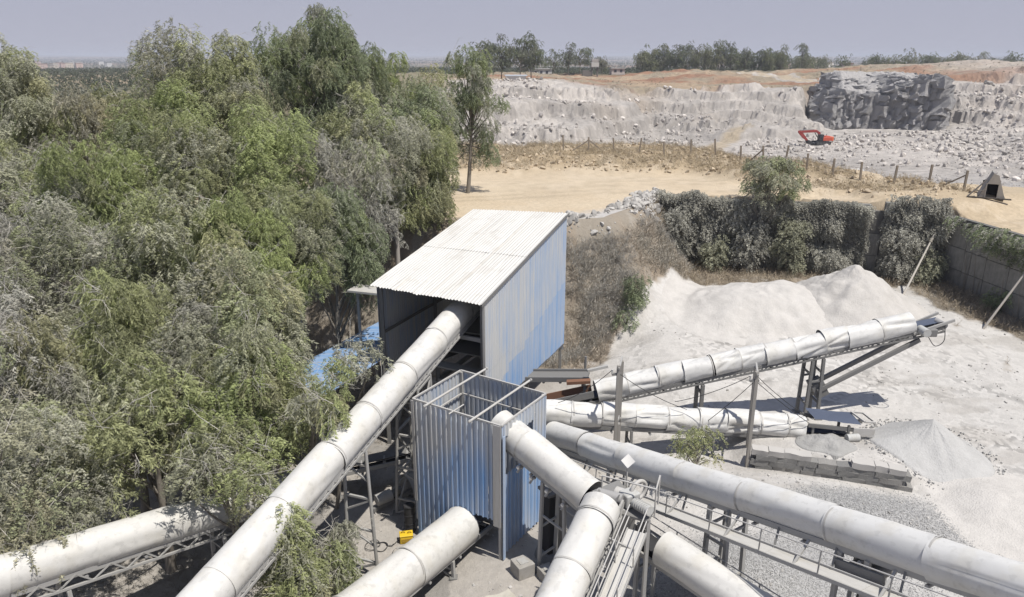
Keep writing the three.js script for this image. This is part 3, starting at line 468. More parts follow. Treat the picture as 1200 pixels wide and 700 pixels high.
  if (o.walk) { // catwalk along one side: deck, edge angles, posts, rails
    const { side, off, drop, w, from, to, hgt = 0.62, step: ps = 1.5, both } = o.walk, W = (tt, x, y) => F.pt(tt, side * (off + x), -drop).add(V(0, y, 0));
    const n = Math.ceil((to - from) / 2.4); for (let i = 0; i < n; i++) { const ta = lerp(from, to, i / n), tb = lerp(from, to, (i + 1) / n) - 0.012; part('deck_plate', bar(W(ta, 0, 0), W(tb, 0, 0), w, 0.03, F.n), deckM, t); }
    for (const x of [-w / 2 - 0.015, w / 2 + 0.015]) part('edge_angle', bar(W(from, x, 0), W(to, x, 0), 0.028, 0.09, F.n), o.steel ?? steel, t);
    for (const x of both ? [-w / 2, w / 2] : [w / 2]) { for (const y of [hgt * 0.5, hgt]) part('handrail', rod(W(from, x, y), W(to, x, y), 0.015, 6), steelPale, t); for (let tt = from + 0.1; tt < to; tt += ps) part('rail_post', rod(W(tt, x + 0.02, -0.05), W(tt, x, hgt), 0.017, 6), steel, t); }
    for (let tt = from + 0.3; tt < to; tt += 2) part('bracket', bar(W(tt, w / 2, -0.06), F.pt(tt, side * sx, sy - 0.05), 0.05, 0.06), o.steel ?? steel, t);
    for (let tt = from + 0.5; tt < to; tt += 1.5) part('hanger', bar(W(tt, -w / 2, 0.0), F.pt(tt, side * sx, sy), 0.045, 0.045), steelDark, t);
  }
  return { t, F };
}
const ext = (a, b, k0, k1) => { const u = b.clone().sub(a).normalize(); return [a.clone().addScaledVector(u, -k0), b.clone().addScaledVector(u, k1)]; };
{
  // 1: long feed line that climbs through the trees into the shed
  let [a, b] = ext(V(-6.35, 3.37, -12.74), V(-2.08, 5.26, -24.5), 5.5, 2.6);
  conveyor({ a, b, r: 0.44, seed: 11, dent: 0.75, seg: 2.1, label: 'long white covered conveyor climbing out of the trees into the shed', legs: [[4.2, 0.25, 0.8, 0.10], [11.35, 0.14, 0.0, 0.10], [15.0, 0.2, 0.9, 0.10]], round: true, truss: 0.13, base: V(-6.3, 0, -12.7) });
  // 2: lower left line, partly under branches
  [a, b] = ext(V(-6.8, 1.84, -19.19), V(-11.34, 3.06, -13.79), 0.5, 6);
  conveyor({ a, b, r: 0.44, seed: 31, dent: 0.6, seg: 2.0, label: 'white covered conveyor at the lower left crossing under the branches', truss: 0.3, legs: [[2.5, 0.15], [6.4, 0.2], [9.5, 0.2]], base: V(-9, 0, -16.5) });
  // 3: low line that leaves the foot of the tower
  [a, b] = ext(V(-1.53, 0.72, -19.06), V(-3.7, 0.86, -15.66), 1.2, 6);
  conveyor({ a, b, r: 0.56, seed: 51, dent: 0.7, seg: 2.2, from: 1.15, label: 'low fat white conveyor tube leaving the foot of the blue tower', legs: [[2.2, 0.02], [4.3, 0.02], [6.5, 0.02], [8.6, 0.02]], belt: beltM, base: V(-2.6, 0, -17.3) });
  // 4: short line into the right side of the tower
  a = V(3.05, 2.62, -16.1); b = V(-0.35, 3.92, -19.42);
  const f4 = conveyor({ a, b, r: 0.43, seed: 71, dent: 0.7, seg: 2.2, from: 1.45, plain: true, label: 'short white covered conveyor entering the right side of the blue tower', legs: [[2.35, 0.0, 0.8, 0.085]], belt: beltM, base: V(1.2, 0, -17.6) });
  for (const tt of [1.9, 2.5, 3.1, 3.6]) { const F = f4.F; part('idler_bracket', bar(F.pt(tt, -0.3, -0.52), F.pt(tt, -0.42, -0.7), 0.05, 0.05), steelPale, f4.t); part('trough_roller', rod(F.pt(tt, -0.44, -0.5), F.pt(tt, -0.25, -0.56), 0.055, 10), steelPale, f4.t); }
  // 5: rising line at bottom centre
  [a, b] = ext(V(1.09, 3.27, -13.13), V(2.18, 4.04, -15.29), 7, 0.35);
  conveyor({ a, b, r: 0.44, seed: 91, dent: 0.7, seg: 1.5, to: 9.35, label: 'white covered conveyor rising from the bottom edge to the chute', truss: 0.25, gaps: [8.0], legs: [[3.5, 0.15], [6.7, 0.15]], walk: { side: 1, off: 0.86, drop: 0.52, w: 0.42, from: 0.5, to: 9.3, both: true, hgt: 0.66, step: 1.1 }, base: V(1.2, 0, -12.8) });
  // 6: line that leaves to the lower right
  [a, b] = ext(V(3.0, 2.44, -16.65), V(4.95, 2.27, -14.37), 0.5, 6);
  conveyor({ a, b, r: 0.42, seed: 111, dent: 0.5, seg: 2.4, from: 1.75, frame: [0, 9], label: 'white covered conveyor at the bottom edge running away from the chute', legs: [[1.2, 0.05], [3.4, 0.05], [6.5, 0.1]], belt: beltM, walk: { side: -1, off: 0.62, drop: 0.45, w: 0.16, from: 0.3, to: 8.5, hgt: 0.5, step: 1.2 }, base: V(4.2, 0, -15.3) });
  // 7: long line across the right, with its catwalk
  [a, b] = ext(V(1.46, 1.68, -22.81), V(8.29, 5.22, -11.24), 1.2, 4.5);
  const f7 = conveyor({ a, b, r: 0.395, plain: true, seed: 131, dent: 1.35, seg: 2.3, from: 1.1, mat: COVER3, gaps: [3.1], label: 'long white covered conveyor with a catwalk crossing the lower right', legs: [[9.15, 0.0, 0.62, 0.10], [12.9, 0.02, 0.62, 0.10], [16, 0.1, 0.6, 0.1], [4.6, 0.05, 0, 0.08]], walk: { side: 1, off: 0.74, drop: 0.72, w: 0.36, from: 1.5, to: 18.2, hgt: 0.60, step: 1.55 }, base: V(5.5, 0, -16) });
  { const F = f7.F; for (const tt of [12.75, 13.15]) { part('drive_pulley', rod(F.pt(tt, -0.36, -0.75), F.pt(tt, 0.36, -0.75), 0.16, 14), steelDark, f7.t); } part('take_up_frame', bar(F.pt(12.5, 0.42, -0.75), F.pt(13.6, 0.42, -0.75), 0.06, 0.5, F.n), steelDark, f7.t); part('take_up_weight', new RoundedBoxGeometry(0.55, 0.9, 0.5, 2, 0.03).translate(...F.pt(12.95, 0, -1.75).toArray()), blackM, f7.t); }
  // 8: middle line with crumpled covers
  conveyor({ a: V(0.4, 2.05, -23.9), b: V(12.3, 0.98, -24.62), r: 0.43, seed: 151, dent: 3.4, skew: 0.3, seg: 1.15, from: 0.6, to: 10.3, mat: COVER2, gaps: [2.7, 8.0], label: 'middle white conveyor of crumpled cover sheets ending in a dark head frame', legs: [[3.9, 0.1], [6.9, 0.1], [10.6, 0.0]], steel: steelDark, belt: navy, base: V(6.2, 0, -24.3) });
  // 9: stacker that rises to the right over the stockpile
  [a, b] = ext(V(2.94, 1.78, -26.0), V(15.34, 4.32, -26.82), 1.8, 1.05);
  const f9 = conveyor({ a, b, r: 0.41, seed: 171, dent: 2.8, skew: 0.26, plain: true, seg: 1.12, from: 2.1, to: 14.4, mat: COVER2, gaps: [6.1], truss: 0.16, label: 'far stacker conveyor of crumpled sheets rising to the right over white dust', legs: [[10.6, 0.02, 0.42, 0.11], [6.1, 0.0, 0, 0.13]], steel: steelDark, belt: navy, base: V(8, 0, -26.3) });
  { const F = f9.F, foot = F.pt(10.75, 0, 0); for (const d of [-1, 1]) { const lo = F.pt(10.85, d * 0.3, 0).setY(1.7), hi = F.pt(14.55, d * 0.3, -0.62); part('strut', bar(lo, hi, 0.12, 0.16), steelDark, f9.t); } part('strut_gusset', new THREE.BoxGeometry(0.5, 0.62, 0.6).rotateZ(0.5).translate(...F.pt(11.0, 0, 0).setY(1.72).toArray()), steelDark, f9.t);
    part('head_motor', rod(F.pt(14.6, 0.25, -0.2), F.pt(14.6, 0.75, -0.2), 0.16, 12), motorM, f9.t); part('gearbox', new RoundedBoxGeometry(0.34, 0.3, 0.3, 2, 0.04).translate(...F.pt(14.95, 0.42, -0.35).toArray()), steelDark, f9.t); part('head_arm', bar(F.pt(14.3, 0.35, -0.3), F.pt(15.9, 0.35, -0.1), 0.07, 0.1), steel, f9.t); part('head_arm', bar(F.pt(14.3, -0.35, -0.3), F.pt(15.7, -0.35, 0.0), 0.07, 0.1), steel, f9.t); part('hanging_hose', wire([F.pt(14.7, 0.6, -0.4), F.pt(14.9, 0.7, -0.8), F.pt(15.3, 0.6, -0.75), F.pt(15.5, 0.4, -0.2)], 0.016), blackM, f9.t);
    // bare belt at its tail, seen right of the shed
    for (const d of [-1, 1]) part('skirt_board', bar(F.pt(0.1, d * 0.3, 0.02), F.pt(1.95, d * 0.3, 0.02), 0.03, 0.28, F.n), d < 0 ? rust : steelDark, f9.t); }
  // open belt below the shed, seen through the legs
  conveyor({ name: 'open_conveyor', a: V(-7.2, 0.55, -22.4), b: V(-1.6, 1.45, -23.3), r: 0.42, seed: 191, from: 9, to: 0, label: 'open dusty belt running in the shade under the shed', legs: [[1.2, 0.05], [3.6, 0.05]], idler: 0.8, base: V(-4.5, 0, -22.8) });
}
// ---------------------------------------------------------------- drive head and chute between the conveyors
{
  const h = V(2.42, 3.9, -15.75), t = thing('drive_unit', 'clutter of pale motor, gearbox and guards at the conveyor junction', 'drive unit', V(2.75, 0.5, -15.7));
  part('gearbox', new RoundedBoxGeometry(0.42, 0.36, 0.36, 3, 0.05).rotateY(0.5).translate(2.86, 3.78, -15.75), motorM, t);
  const mot = part('motor', rod(V(2.95, 3.78, -15.55), V(3.25, 3.82, -15.12), 0.12, 16), motorM, t);
  for (let i = 0; i < 6; i++) part('cooling_fin', rod(V(2.95, 3.78, -15.55).lerp(V(3.25, 3.82, -15.12), 0.15 + i * 0.13), V(2.95, 3.78, -15.55).lerp(V(3.25, 3.82, -15.12), 0.19 + i * 0.13), 0.14, 16), motorM, t, mot);
  part('coupling_guard', rod(V(2.55, 3.80, -15.95), V(2.80, 3.79, -15.80), 0.16, 12), steelPale, t);
  part('belt_guard', new THREE.TorusGeometry(0.24, 0.05, 8, 20).rotateY(0.6).translate(3.1, 3.9, -15.9), steelPale, t);
  part('mounting_plate', bar(V(2.35, 3.55, -15.85), V(3.35, 3.55, -15.35), 0.6, 0.06), steelDark, t);
  for (const [x, z] of [[2.45, -16.0], [3.3, -15.55], [2.6, -15.5], [3.25, -15.2]]) part('leg', bar(V(x, groundH(x, z) - 0.05, z), V(x, 3.55, z), 0.08, 0.08, V(0, 0, 1)), steel, t);
  part('chute', (() => { const g = new THREE.CylinderGeometry(0.5, 0.3, 1.0, 4, 1, true).rotateY(Math.PI / 4 + 0.5); return g.translate(2.72, 2.98, -16.15); })(), M(0.30, 0.295, 0.285, 0.8, 0, { map: tinMap }), t);
  part('deflector_plate', new THREE.BoxGeometry(0.9, 0.03, 0.55).rotateX(0.35).rotateY(0.6).translate(2.55, 3.42, -16.5), steelDark, t);
  part('rubber_skirt', new THREE.BoxGeometry(0.75, 0.35, 0.03).rotateY(0.9).translate(3.35, 2.62, -16.3), blackM, t);
  for (const [a, b] of [[[2.2, 4.3, -15.9], [3.4, 4.3, -15.3]], [[2.2, 4.3, -15.9], [2.2, 3.55, -15.9]], [[3.4, 4.3, -15.3], [3.4, 3.55, -15.3]], [[3.4, 4.3, -15.3], [3.6, 4.3, -15.9]], [[3.6, 4.3, -15.9], [3.6, 3.5, -15.9]]]) part('handrail', rod(V(...a), V(...b), 0.022, 6), steelPale, t);
  // thin post with a bent white plate
  const s = thing('sign_post', 'bent white blank plate on a thin post above the conveyor junction', 'plate', V(2.98, 2.9, -16.9));
  part('post', rod(V(2.98, 2.7, -16.9), V(2.98, 4.1, -16.95), 0.02, 8), steelPale, s);
  part('plate', (() => { const g = new THREE.PlaneGeometry(0.26, 0.26, 4, 4).rotateZ(0.7); const p = g.attributes.position; for (let i = 0; i < p.count; i++) p.setZ(i, 0.12 * p.getX(i) * p.getX(i) / 0.06 * 0.5); g.computeVertexNormals(); return g.rotateX(-0.5).translate(2.98, 4.12, -16.9); })(), M(0.62, 0.61, 0.59, 0.6), s);
}
// ---------------------------------------------------------------- heads, frames and loose kit near the far conveyors
{
  const t = thing('head_frame', 'dark discharge head frame hanging off the end of the middle conveyor', 'frame', V(11.6, 0.4, -24.5));
  part('side_frame', bar(V(10.7, 1.35, -24.15), V(13.1, 1.02, -24.25), 0.06, 0.14), steelDark, t); part('side_frame', bar(V(10.7, 1.35, -25.0), V(13.1, 1.02, -25.05), 0.06, 0.14), steelDark, t);
  part('cover_cloth', (() => { const g = new THREE.PlaneGeometry(1.7, 0.95, 10, 8).rotateX(-Math.PI / 2); const p = g.attributes.position; for (let i = 0; i < p.count; i++) p.setY(i, 0.12 * fbm(p.getX(i) * 3, p.getZ(i) * 3, 3)); g.computeVertexNormals(); return g.rotateZ(-0.12).translate(11.75, 1.42, -24.6); })(), navy, t);
  for (const [a, b] of [[[12.75, 1.45, -24.2], [13.15, 1.4, -24.25]], [[13.15, 1.4, -24.25], [13.05, 1.4, -25.0]], [[13.05, 1.4, -25.0], [12.6, 1.45, -25.0]], [[12.6, 1.45, -25.0], [12.75, 1.45, -24.2]]]) part('guard_bar', bar(V(...a), V(...b), 0.06, 0.06), steelPale, t);
  part('motor', rod(V(12.0, 0.98, -23.85), V(12.45, 0.98, -23.9), 0.15, 14), motorM, t); part('scraper_arm', bar(V(11.9, 0.82, -23.8), V(12.9, 0.72, -23.85), 0.08, 0.12), steelDark, t); part('tail_plate', bar(V(12.3, 1.12, -24.05), V(13.1, 1.06, -24.1), 0.05, 0.32), steelPale, t);
  for (const x of [10.9, 12.2]) for (const z of [-24.2, -25.0]) part('leg', bar(V(x, groundH(x, z) - 0.1, z), V(x, 1.3, z), 0.08, 0.08, V(0, 0, 1)), steelDark, t);
  const k = thing('feeder_bin', 'rusty tail bins and dark belt pieces right of the shed foot', 'feeder', V(1.6, 0, -26.6));
  part('belt_run', bar(V(0.3, 1.75, -27.6), V(3.0, 2.05, -26.9), 0.75, 0.10), beltDust, k); part('side_channel', bar(V(0.3, 1.78, -27.2), V(3.0, 2.08, -26.5), 0.06, 0.2), steelDark, k); part('side_channel', bar(V(0.3, 1.78, -28.0), V(3.0, 2.08, -27.3), 0.06, 0.2), steelDark, k);
  part('rusty_plate', bar(V(2.1, 2.1, -26.2), V(3.0, 2.2, -26.1), 0.25, 0.12), rust, k);
  part('guide_bar', bar(V(2.9, 2.5, -26.4), V(3.7, 2.6, -26.6), 0.12, 0.1), steel, k);
  for (const [x, z] of [[0.6, -27.5], [2.8, -27.0], [2.8, -26.3]]) part('leg', bar(V(x, -0.1, z), V(x, 1.9, z), 0.1, 0.1, V(0, 0, 1)), steelDark, k);
  part('rear_post', rod(V(2.95, groundH(2.95, -27.6) - 0.1, -27.6), V(2.95, 2.6, -27.6), 0.05, 8), steelDark, k);
  for (let i = 0; i < 4; i++) part('belt_roller', rod(V(0.6 + i * 0.65, 1.66 + i * 0.07, -28.0 + i * 0.17), V(0.6 + i * 0.65, 1.66 + i * 0.07, -27.2 + i * 0.17), 0.06, 8), rollerM, k);
}
// ---------------------------------------------------------------- poles and cables
const cableM = M(0.03, 0.03, 0.032, 0.7), poleM = M(0.27, 0.255, 0.235, 0.9, 0, { map: tinMap });
{
  const twin = (x, z, top, label) => {
    const t = thing('utility_pole', label, 'pole', V(x, groundH(x, z), z)), g = groundH(x, z);
    part('post', bar(V(x, g - 0.3, z), V(x, top, z), 0.11, 0.11, V(0, 0, 1)), poleM, t); part('post', bar(V(x + 0.22, g - 0.3, z - 0.75), V(x + 0.22, top - 0.15, z - 0.75), 0.12, 0.12, V(0, 0, 1)), poleM, t);
    part('top_brace', bar(V(x, top - 0.08, z + 0.1), V(x + 0.24, top - 0.05, z - 0.85), 0.06, 0.06), steel, t); part('mid_brace', bar(V(x, g + 1.9, z), V(x + 0.22, g + 1.9, z - 0.75), 0.05, 0.05), steel, t);
    part('bracket', bar(V(x - 0.22, top - 0.32, z), V(x + 0.1, top - 0.32, z), 0.06, 0.08), steelDark, t); part('insulator', rod(V(x - 0.2, top - 0.3, z), V(x - 0.2, top - 0.14, z), 0.035, 8), M(0.5, 0.49, 0.47, 0.4), t);
    return V(x - 0.2, top - 0.15, z);
  };
  const p1 = twin(3.58, -23.05, 4.15, 'twin grey steel pole standing between the two middle conveyors');
  const p2 = twin(8.22, -22.98, 3.95, 'twin grey steel pole by the end of the low stone wall');
  const cable = (a, b, d, label, g) => solo('power_cable', wire(sag(a, b, d), 0.012), cableM, a.clone(), label, 'cable', g);
  cable(p2, V(5.8, 2.3, -24.1), 0.12, 'black cable from the wall pole down to the crumpled conveyor', 'cables from the poles');
  cable(p2.clone().add(V(0.1, -0.25, 0)), V(6.9, 1.5, -24.0), 0.05, 'lower black cable from the wall pole to the torn cover sheet', 'cables from the poles');
  cable(p2.clone().add(V(0.2, 0, -0.1)), V(10.9, 1.5, -24.3), 0.12, 'thin cable from the wall pole to the dark head frame', 'cables from the poles');
  cable(p2.clone().add(V(0.3, -0.3, -0.1)), V(10.7, 1.45, -24.1), 0.05, 'second thin cable running below to the dark head frame', 'cables from the poles');
  cable(p1, V(1.6, 2.5, -23.6), 0.15, 'thin cable from the twin pole to the tower back', 'cables from the poles');
  cable(p1.clone().add(V(0.3, -0.2, 0)), V(6.2, 2.1, -23.9), 0.12, 'slack cable draped from the twin pole over the crumpled conveyor', 'cables from the poles');
  const lean = (a, b, label) => { const g = V(a.x, groundH(a.x, a.z) - 0.1, a.z); const t = thing('leaning_prop', label, 'prop', V(a.x, groundH(a.x, a.z), a.z)); part('pole', rod(g, b, 0.06, 8, 0.045), M(0.40, 0.37, 0.33, 0.9), t); part('head_knot', rod(b.clone().lerp(g, 0.1), b.clone().lerp(g, 0.16), 0.085, 8), M(0.24, 0.22, 0.19, 0.95), t); };
  lean(V(20.9, 0, -38.0), V(23.6, 4.7, -40.6), 'pale pole leaning up into the creeper at the wall corner');
  lean(V(22.95, 0, -34.1), V(24.9, 4.6, -34.4), 'pale leaning pole propping the bare wall at the right edge');
}
// ---------------------------------------------------------------- small things near the tower
{
  const t = thing('yellow_box', 'small yellow cable box on the ground left of the tower', 'box', V(-3.3, groundH(-3.3, -19.8), -19.8)), b = t.position, yel = M(0.62, 0.42, 0.02, 0.5), yd = M(0.35, 0.22, 0.02, 0.6);
  part('body', new RoundedBoxGeometry(0.40, 0.24, 0.28, 3, 0.03).rotateY(0.2).translate(b.x, b.y + 0.13, b.z), yel, t); part('lid', new RoundedBoxGeometry(0.42, 0.05, 0.3, 2, 0.02).rotateY(0.2).translate(b.x, b.y + 0.275, b.z), yel, t);
  for (const d of [-1, 1]) part('handle', new THREE.TorusGeometry(0.06, 0.014, 6, 14, Math.PI).rotateY(0.2).translate(b.x + d * 0.1, b.y + 0.30, b.z), yd, t); part('socket_panel', new THREE.BoxGeometry(0.3, 0.1, 0.02).rotateY(0.2).translate(b.x + 0.03, b.y + 0.14, b.z + 0.145), yd, t);
  const cp = []; const r = rng(4); for (let i = 0; i <= 44; i++) { const a = i * 0.55, k = 0.16 + 0.10 * Math.sin(i * 0.31); const x = -4.35 + i * 0.012 + Math.cos(a) * k + (i > 34 ? (i - 34) * 0.06 : 0), z = -19.55 + Math.sin(a) * k * 1.1 + (i > 34 ? -(i - 34) * 0.015 : 0); cp.push(V(x, groundH(x, z) + 0.02 + 0.012 * (i % 5), z)); }
  solo('cable_coil', wire(cp, 0.013, 180), cableM, cp[0].clone(), 'loose loops of black cable lying on dust beside the yellow box', 'cable');
  const block = (x, z, s, ry, label) => { const y = groundH(x, z), k = thing('concrete_block', label, 'block', V(x, y, z), 'concrete footings by the tower'); part('body', new RoundedBoxGeometry(s, s * 0.8, s, 2, 0.02).rotateY(ry).translate(x, y + s * 0.38, z), concrete, k); part('anchor_plate', new THREE.BoxGeometry(s * 0.5, 0.02, s * 0.5).rotateY(ry).translate(x, y + s * 0.795, z), steel, k); };
  block(0.30, -17.75, 0.52, 0.5, 'square concrete block at the foot of the conveyor stand'); block(0.98, -17.55, 0.42, 0.5, 'smaller concrete block half hidden behind the rising conveyor');
  // scrap and boards on the ground
  const bd = rng(8); const boards = [[-0.75, -16.55, 1.3, 0.10, 0.5, 'pale plank lying by the scrap sheet near the low conveyor'], [0.35, -16.2, 1.5, 0.05, -0.5, 'thin pale pipe lying between the conveyors'], [-0.2, -15.9, 0.6, 0.09, 1.0, 'short dark batten on the dust at the bottom edge'], [-1.1, -15.5, 0.7, 0.08, 0.9, 'weathered batten beside the low conveyor posts']];
  for (const [x, z, l, w, ry, lab] of boards) { const y = groundH(x, z) + 0.04, dx = Math.cos(ry) * l / 2, dz = -Math.sin(ry) * l / 2; const k = solo('plank', w < 0.06 ? rod(V(x - dx, y, z - dz), V(x + dx, y + 0.02, z + dz), 0.028, 8) : bar(V(x - dx, y, z - dz), V(x + dx, y + 0.03, z + dz), w, 0.035), w < 0.06 ? steelPale : M(0.34, 0.30, 0.25, 0.95), V(x, y - 0.04, z), lab, 'plank'); }
  const scrap = (x, z, w, d, ry, c, lab) => { const g = new THREE.PlaneGeometry(w, d, 14, 12).rotateX(-Math.PI / 2), p = g.attributes.position; for (let i = 0; i < p.count; i++) { const px = p.getX(i), pz = p.getZ(i); p.setXYZ(i, px + 0.08 * (vn(px * 5, pz * 5) - 0.5), 0.10 * fbm(px * 3.2 + x, pz * 3.2, 3) + 0.008, pz + 0.1 * (vn(px * 5 + 9, pz * 5) - 0.5)); } g.computeVertexNormals(); const y = groundH(x, z); solo('scrap_sheet', g.rotateY(ry).translate(x, y, z), c, V(x, y, z), lab, 'scrap'); };
  scrap(-0.35, -16.5, 1.0, 0.8, 0.5, M(0.42, 0.40, 0.35, 0.9, 0, { map: tinMap }), 'crumpled pale scrap sheet on the dust right of the low conveyor'); scrap(-0.55, -16.2, 0.5, 0.4, 1.2, M(0.25, 0.24, 0.21, 0.9), 'small dark torn scrap beside the crumpled pale sheet');
  // motor skid in the shade left of the tower
  const s = thing('pump_skid', 'old motor on an angled steel skid in the shade beside the tower', 'motor', V(-3.9, -0.4, -21.7)); part('motor', rod(V(-4.5, 0.0, -21.4), V(-4.05, 0.05, -21.7), 0.2, 14), steel, s); part('shaft_guard', rod(V(-4.05, 0.05, -21.7), V(-3.75, 0.1, -21.95), 0.12, 12), steelDark, s); part('skid_beam', bar(V(-4.6, -0.3, -21.3), V(-3.4, -0.1, -22.2), 0.12, 0.14), steelDark, s); part('curved_guard', (() => { const g = new THREE.CylinderGeometry(0.55, 0.55, 0.5, 18, 1, true, 0, Math.PI); return g.rotateZ(Math.PI / 2).rotateY(0.6).translate(-3.35, 0.1, -22.0); })(), steelPale, s); part('skid_beam', bar(V(-4.3, -0.3, -21.9), V(-3.2, 0.9, -22.4), 0.10, 0.10), steel, s);
  const d = thing('oil_drum', 'black oil drum against the left edge of the tower', 'drum', V(-3.25, groundH(-3.25, -20.35), -20.35)), q = d.position; part('shell', new THREE.CylinderGeometry(0.17, 0.17, 0.95, 20).translate(q.x, q.y + 0.475, q.z), blackM, d); for (const y of [0.02, 0.32, 0.62, 0.93]) part('hoop', new THREE.TorusGeometry(0.173, 0.012, 6, 20).rotateX(Math.PI / 2).translate(q.x, q.y + y, q.z), blackM, d);
  // black bin under the short conveyor
  const u = thing('dust_bin', 'black hanging rubber chute below the short conveyor stand', 'chute', V(1.15, 0, -18.6)); part('sleeve', new RoundedBoxGeometry(0.5, 2.0, 0.5, 2, 0.05).rotateY(0.5).translate(1.15, 1.2, -18.6), blackM, u); part('collar', new THREE.BoxGeometry(0.6, 0.08, 0.6).rotateY(0.5).translate(1.15, 2.2, -18.6), steelDark, u); part('foot_ring', new THREE.CylinderGeometry(0.42, 0.5, 0.25, 20).translate(1.15, 0.1, -18.6), M(0.2, 0.2, 0.2, 0.9), u);
}
// ---------------------------------------------------------------- stockpiles and low wall in the yard
function heap(name, label, cx, cz, hFn, R, mat, n = 90) {
  const pos = [], uv = [], idx = [], m = Math.round(n * 0.7);
  for (let j = 0; j <= m; j++) for (let i = 0; i <= n; i++) { const a = i / n * 2 * Math.PI, f = j / m, rad = R(a) * f, x = cx + Math.cos(a) * rad, z = cz + Math.sin(a) * rad; pos.push(x, groundH(x, z) + hFn(f, a, x, z) - 0.10 * sstep(0.93, 1, f), z); uv.push(x / 6, z / 6); }
  for (let j = 0; j < m; j++) for (let i = 0; i < n; i++) { const k = j * (n + 1) + i; idx.push(k, k + 1, k + n + 2, k, k + n + 2, k + n + 1); }
  let g = new THREE.BufferGeometry(); g.setAttribute('position', new THREE.Float32BufferAttribute(pos, 3)); g.setAttribute('uv', new THREE.Float32BufferAttribute(uv, 2)); g.setIndex(idx); g.computeVertexNormals();
  return solo(name, g, mat, V(cx, groundH(cx, cz), cz), label, 'stockpile');
}
{
  const dustM = (r, g, b) => M(r, g, b, 0.97, 0, { map: grain, bumpMap: grainBump, bumpScale: 0.035 });
  heap('stockpile', 'smooth grey cone of fresh fine dust on the pale yard', 15.0, -23.85, (f, a) => 1.38 * Math.pow(1 - f, 1.12) + 0.14 * (fbm(a * 7, f * 1.5, 4) - 0.5) * sstep(0, 0.3, f) * (1 - f * 0.6), (a) => 2.15 * (1 + 0.10 * (fbm(Math.cos(a) * 2 + 5, Math.sin(a) * 2, 2) - 0.5)), dustM(0.40, 0.396, 0.388));
  heap('stockpile', 'steep pale heap below the creeper wall behind the stacker', 17.6, -36.6, (f, a, x, z) => 2.2 * Math.pow(1 - f, 1.15) + 0.6 * (fbm(x * 1.3, z * 1.3, 5) - 0.5) * sstep(1, 0.5, f), (a) => 3.9 * (1 + 0.25 * (fbm(Math.cos(a) * 1.5, Math.sin(a) * 1.5 + 3, 2) - 0.5)), dustM(0.45, 0.43, 0.405));
  heap('stockpile', 'broad flat-topped white dust pile in front of the brushy bank', 12.7, -36.2, (f, a, x, z) => 1.05 * Math.pow(sstep(1.02, 0.22, f + 0.3 * (fbm(x * 0.5 + 3, z * 0.5, 3) - 0.5)), 1.5) + 0.45 * (fbm(x * 0.9, z * 0.9, 5) - 0.5) * sstep(1, 0.7, f), (a) => 4.0 * (1 + 0.35 * Math.cos(a) ** 2 + 0.2 * (fbm(Math.cos(a) * 2, Math.sin(a) * 2, 2) - 0.5)), dustM(0.475, 0.455, 0.43));
  heap('stockpile', 'small grey chipping heap under the dark head frame', 11.2, -23.6, (f, a, x, z) => 0.30 * Math.pow(1 - f, 0.9) + 0.22 * (fbm(x * 3, z * 3, 4) - 0.45) * sstep(1, 0.6, f), (a) => 0.95 * (1 + 0.5 * (vn(Math.cos(a) * 2 + 4, Math.sin(a) * 2) - 0.5)), dustM(0.31, 0.305, 0.295), 60);
  heap('stockpile', 'low pale dust swell at the right end of the stone wall', 15.8, -20.4, (f, a, x, z) => 0.5 * Math.pow(sstep(1, 0.1, f), 1.6) + 0.12 * (fbm(x * 1.3, z * 1.3, 4) - 0.5) * (1 - f), (a) => 2.8 * (1 + 0.3 * (vn(Math.cos(a) * 2, Math.sin(a) * 2) - 0.5)), dustM(0.475, 0.455, 0.43), 70);
  // low wall of rough masonry, capped with dust
  const a = V(8.5, 0, -23.0), b = V(13.0, 0, -21.6), t = thing('low_wall', 'low rough grey stone wall with a crumbling top beside the gravel', 'wall', V(10.7, 0.2, -22.3)), L = b.clone().sub(a).length(), u = b.clone().sub(a).normalize(), n = V(-u.z, 0, u.x), R = rng(61);
  const mats = [M(0.25, 0.245, 0.235, 0.97, 0, { bumpMap: grainBump, bumpScale: 0.02 }), M(0.29, 0.28, 0.265, 0.97, 0, { bumpMap: grainBump, bumpScale: 0.02 }), M(0.22, 0.217, 0.21, 0.97, 0, { bumpMap: grainBump, bumpScale: 0.02 })], capM = M(0.40, 0.385, 0.365, 0.97);
  const stone = (w, h, d) => { const g = new THREE.BoxGeometry(w, h, d, 3, 2, 2), p = g.attributes.position, s = R() * 90; for (let i = 0; i < p.count; i++) p.setXYZ(i, p.getX(i) + 0.05 * (vn(p.getX(i) * 9 + s, p.getY(i) * 9 + p.getZ(i) * 5) - 0.5), p.getY(i) + 0.05 * (vn(p.getY(i) * 9, p.getX(i) * 9 + s) - 0.5), p.getZ(i) + 0.05 * (vn(p.getZ(i) * 9 + s, p.getX(i) * 7 + p.getY(i) * 5) - 0.5)); g.computeVertexNormals(); return g; };
  const ry = Math.atan2(-u.z, u.x);
  part('core', bar(a.clone().setY(0.42), b.clone().setY(0.32), 0.27, 0.72), mats[0], t);
  for (let row = 0; row < 4; row++) { let x = (row % 2) * -0.15; while (x < L - 0.1) { const w = 0.38 + 0.35 * R(), broken = row === 3 && (vn(x * 2.2, 5) > 0.78); const c = a.clone().addScaledVector(u, x + w / 2), y = groundH(c.x, c.z) + 0.02 + row * 0.19; if (!broken) part(row === 3 ? 'cap_stone' : 'stone', stone(w - 0.004, 0.20, 0.36 + 0.05 * R()).rotateY(ry).translate(c.x, y + 0.05, c.z), row === 3 ? capM : mats[(R() * 3) | 0], t); x += w; } }
}
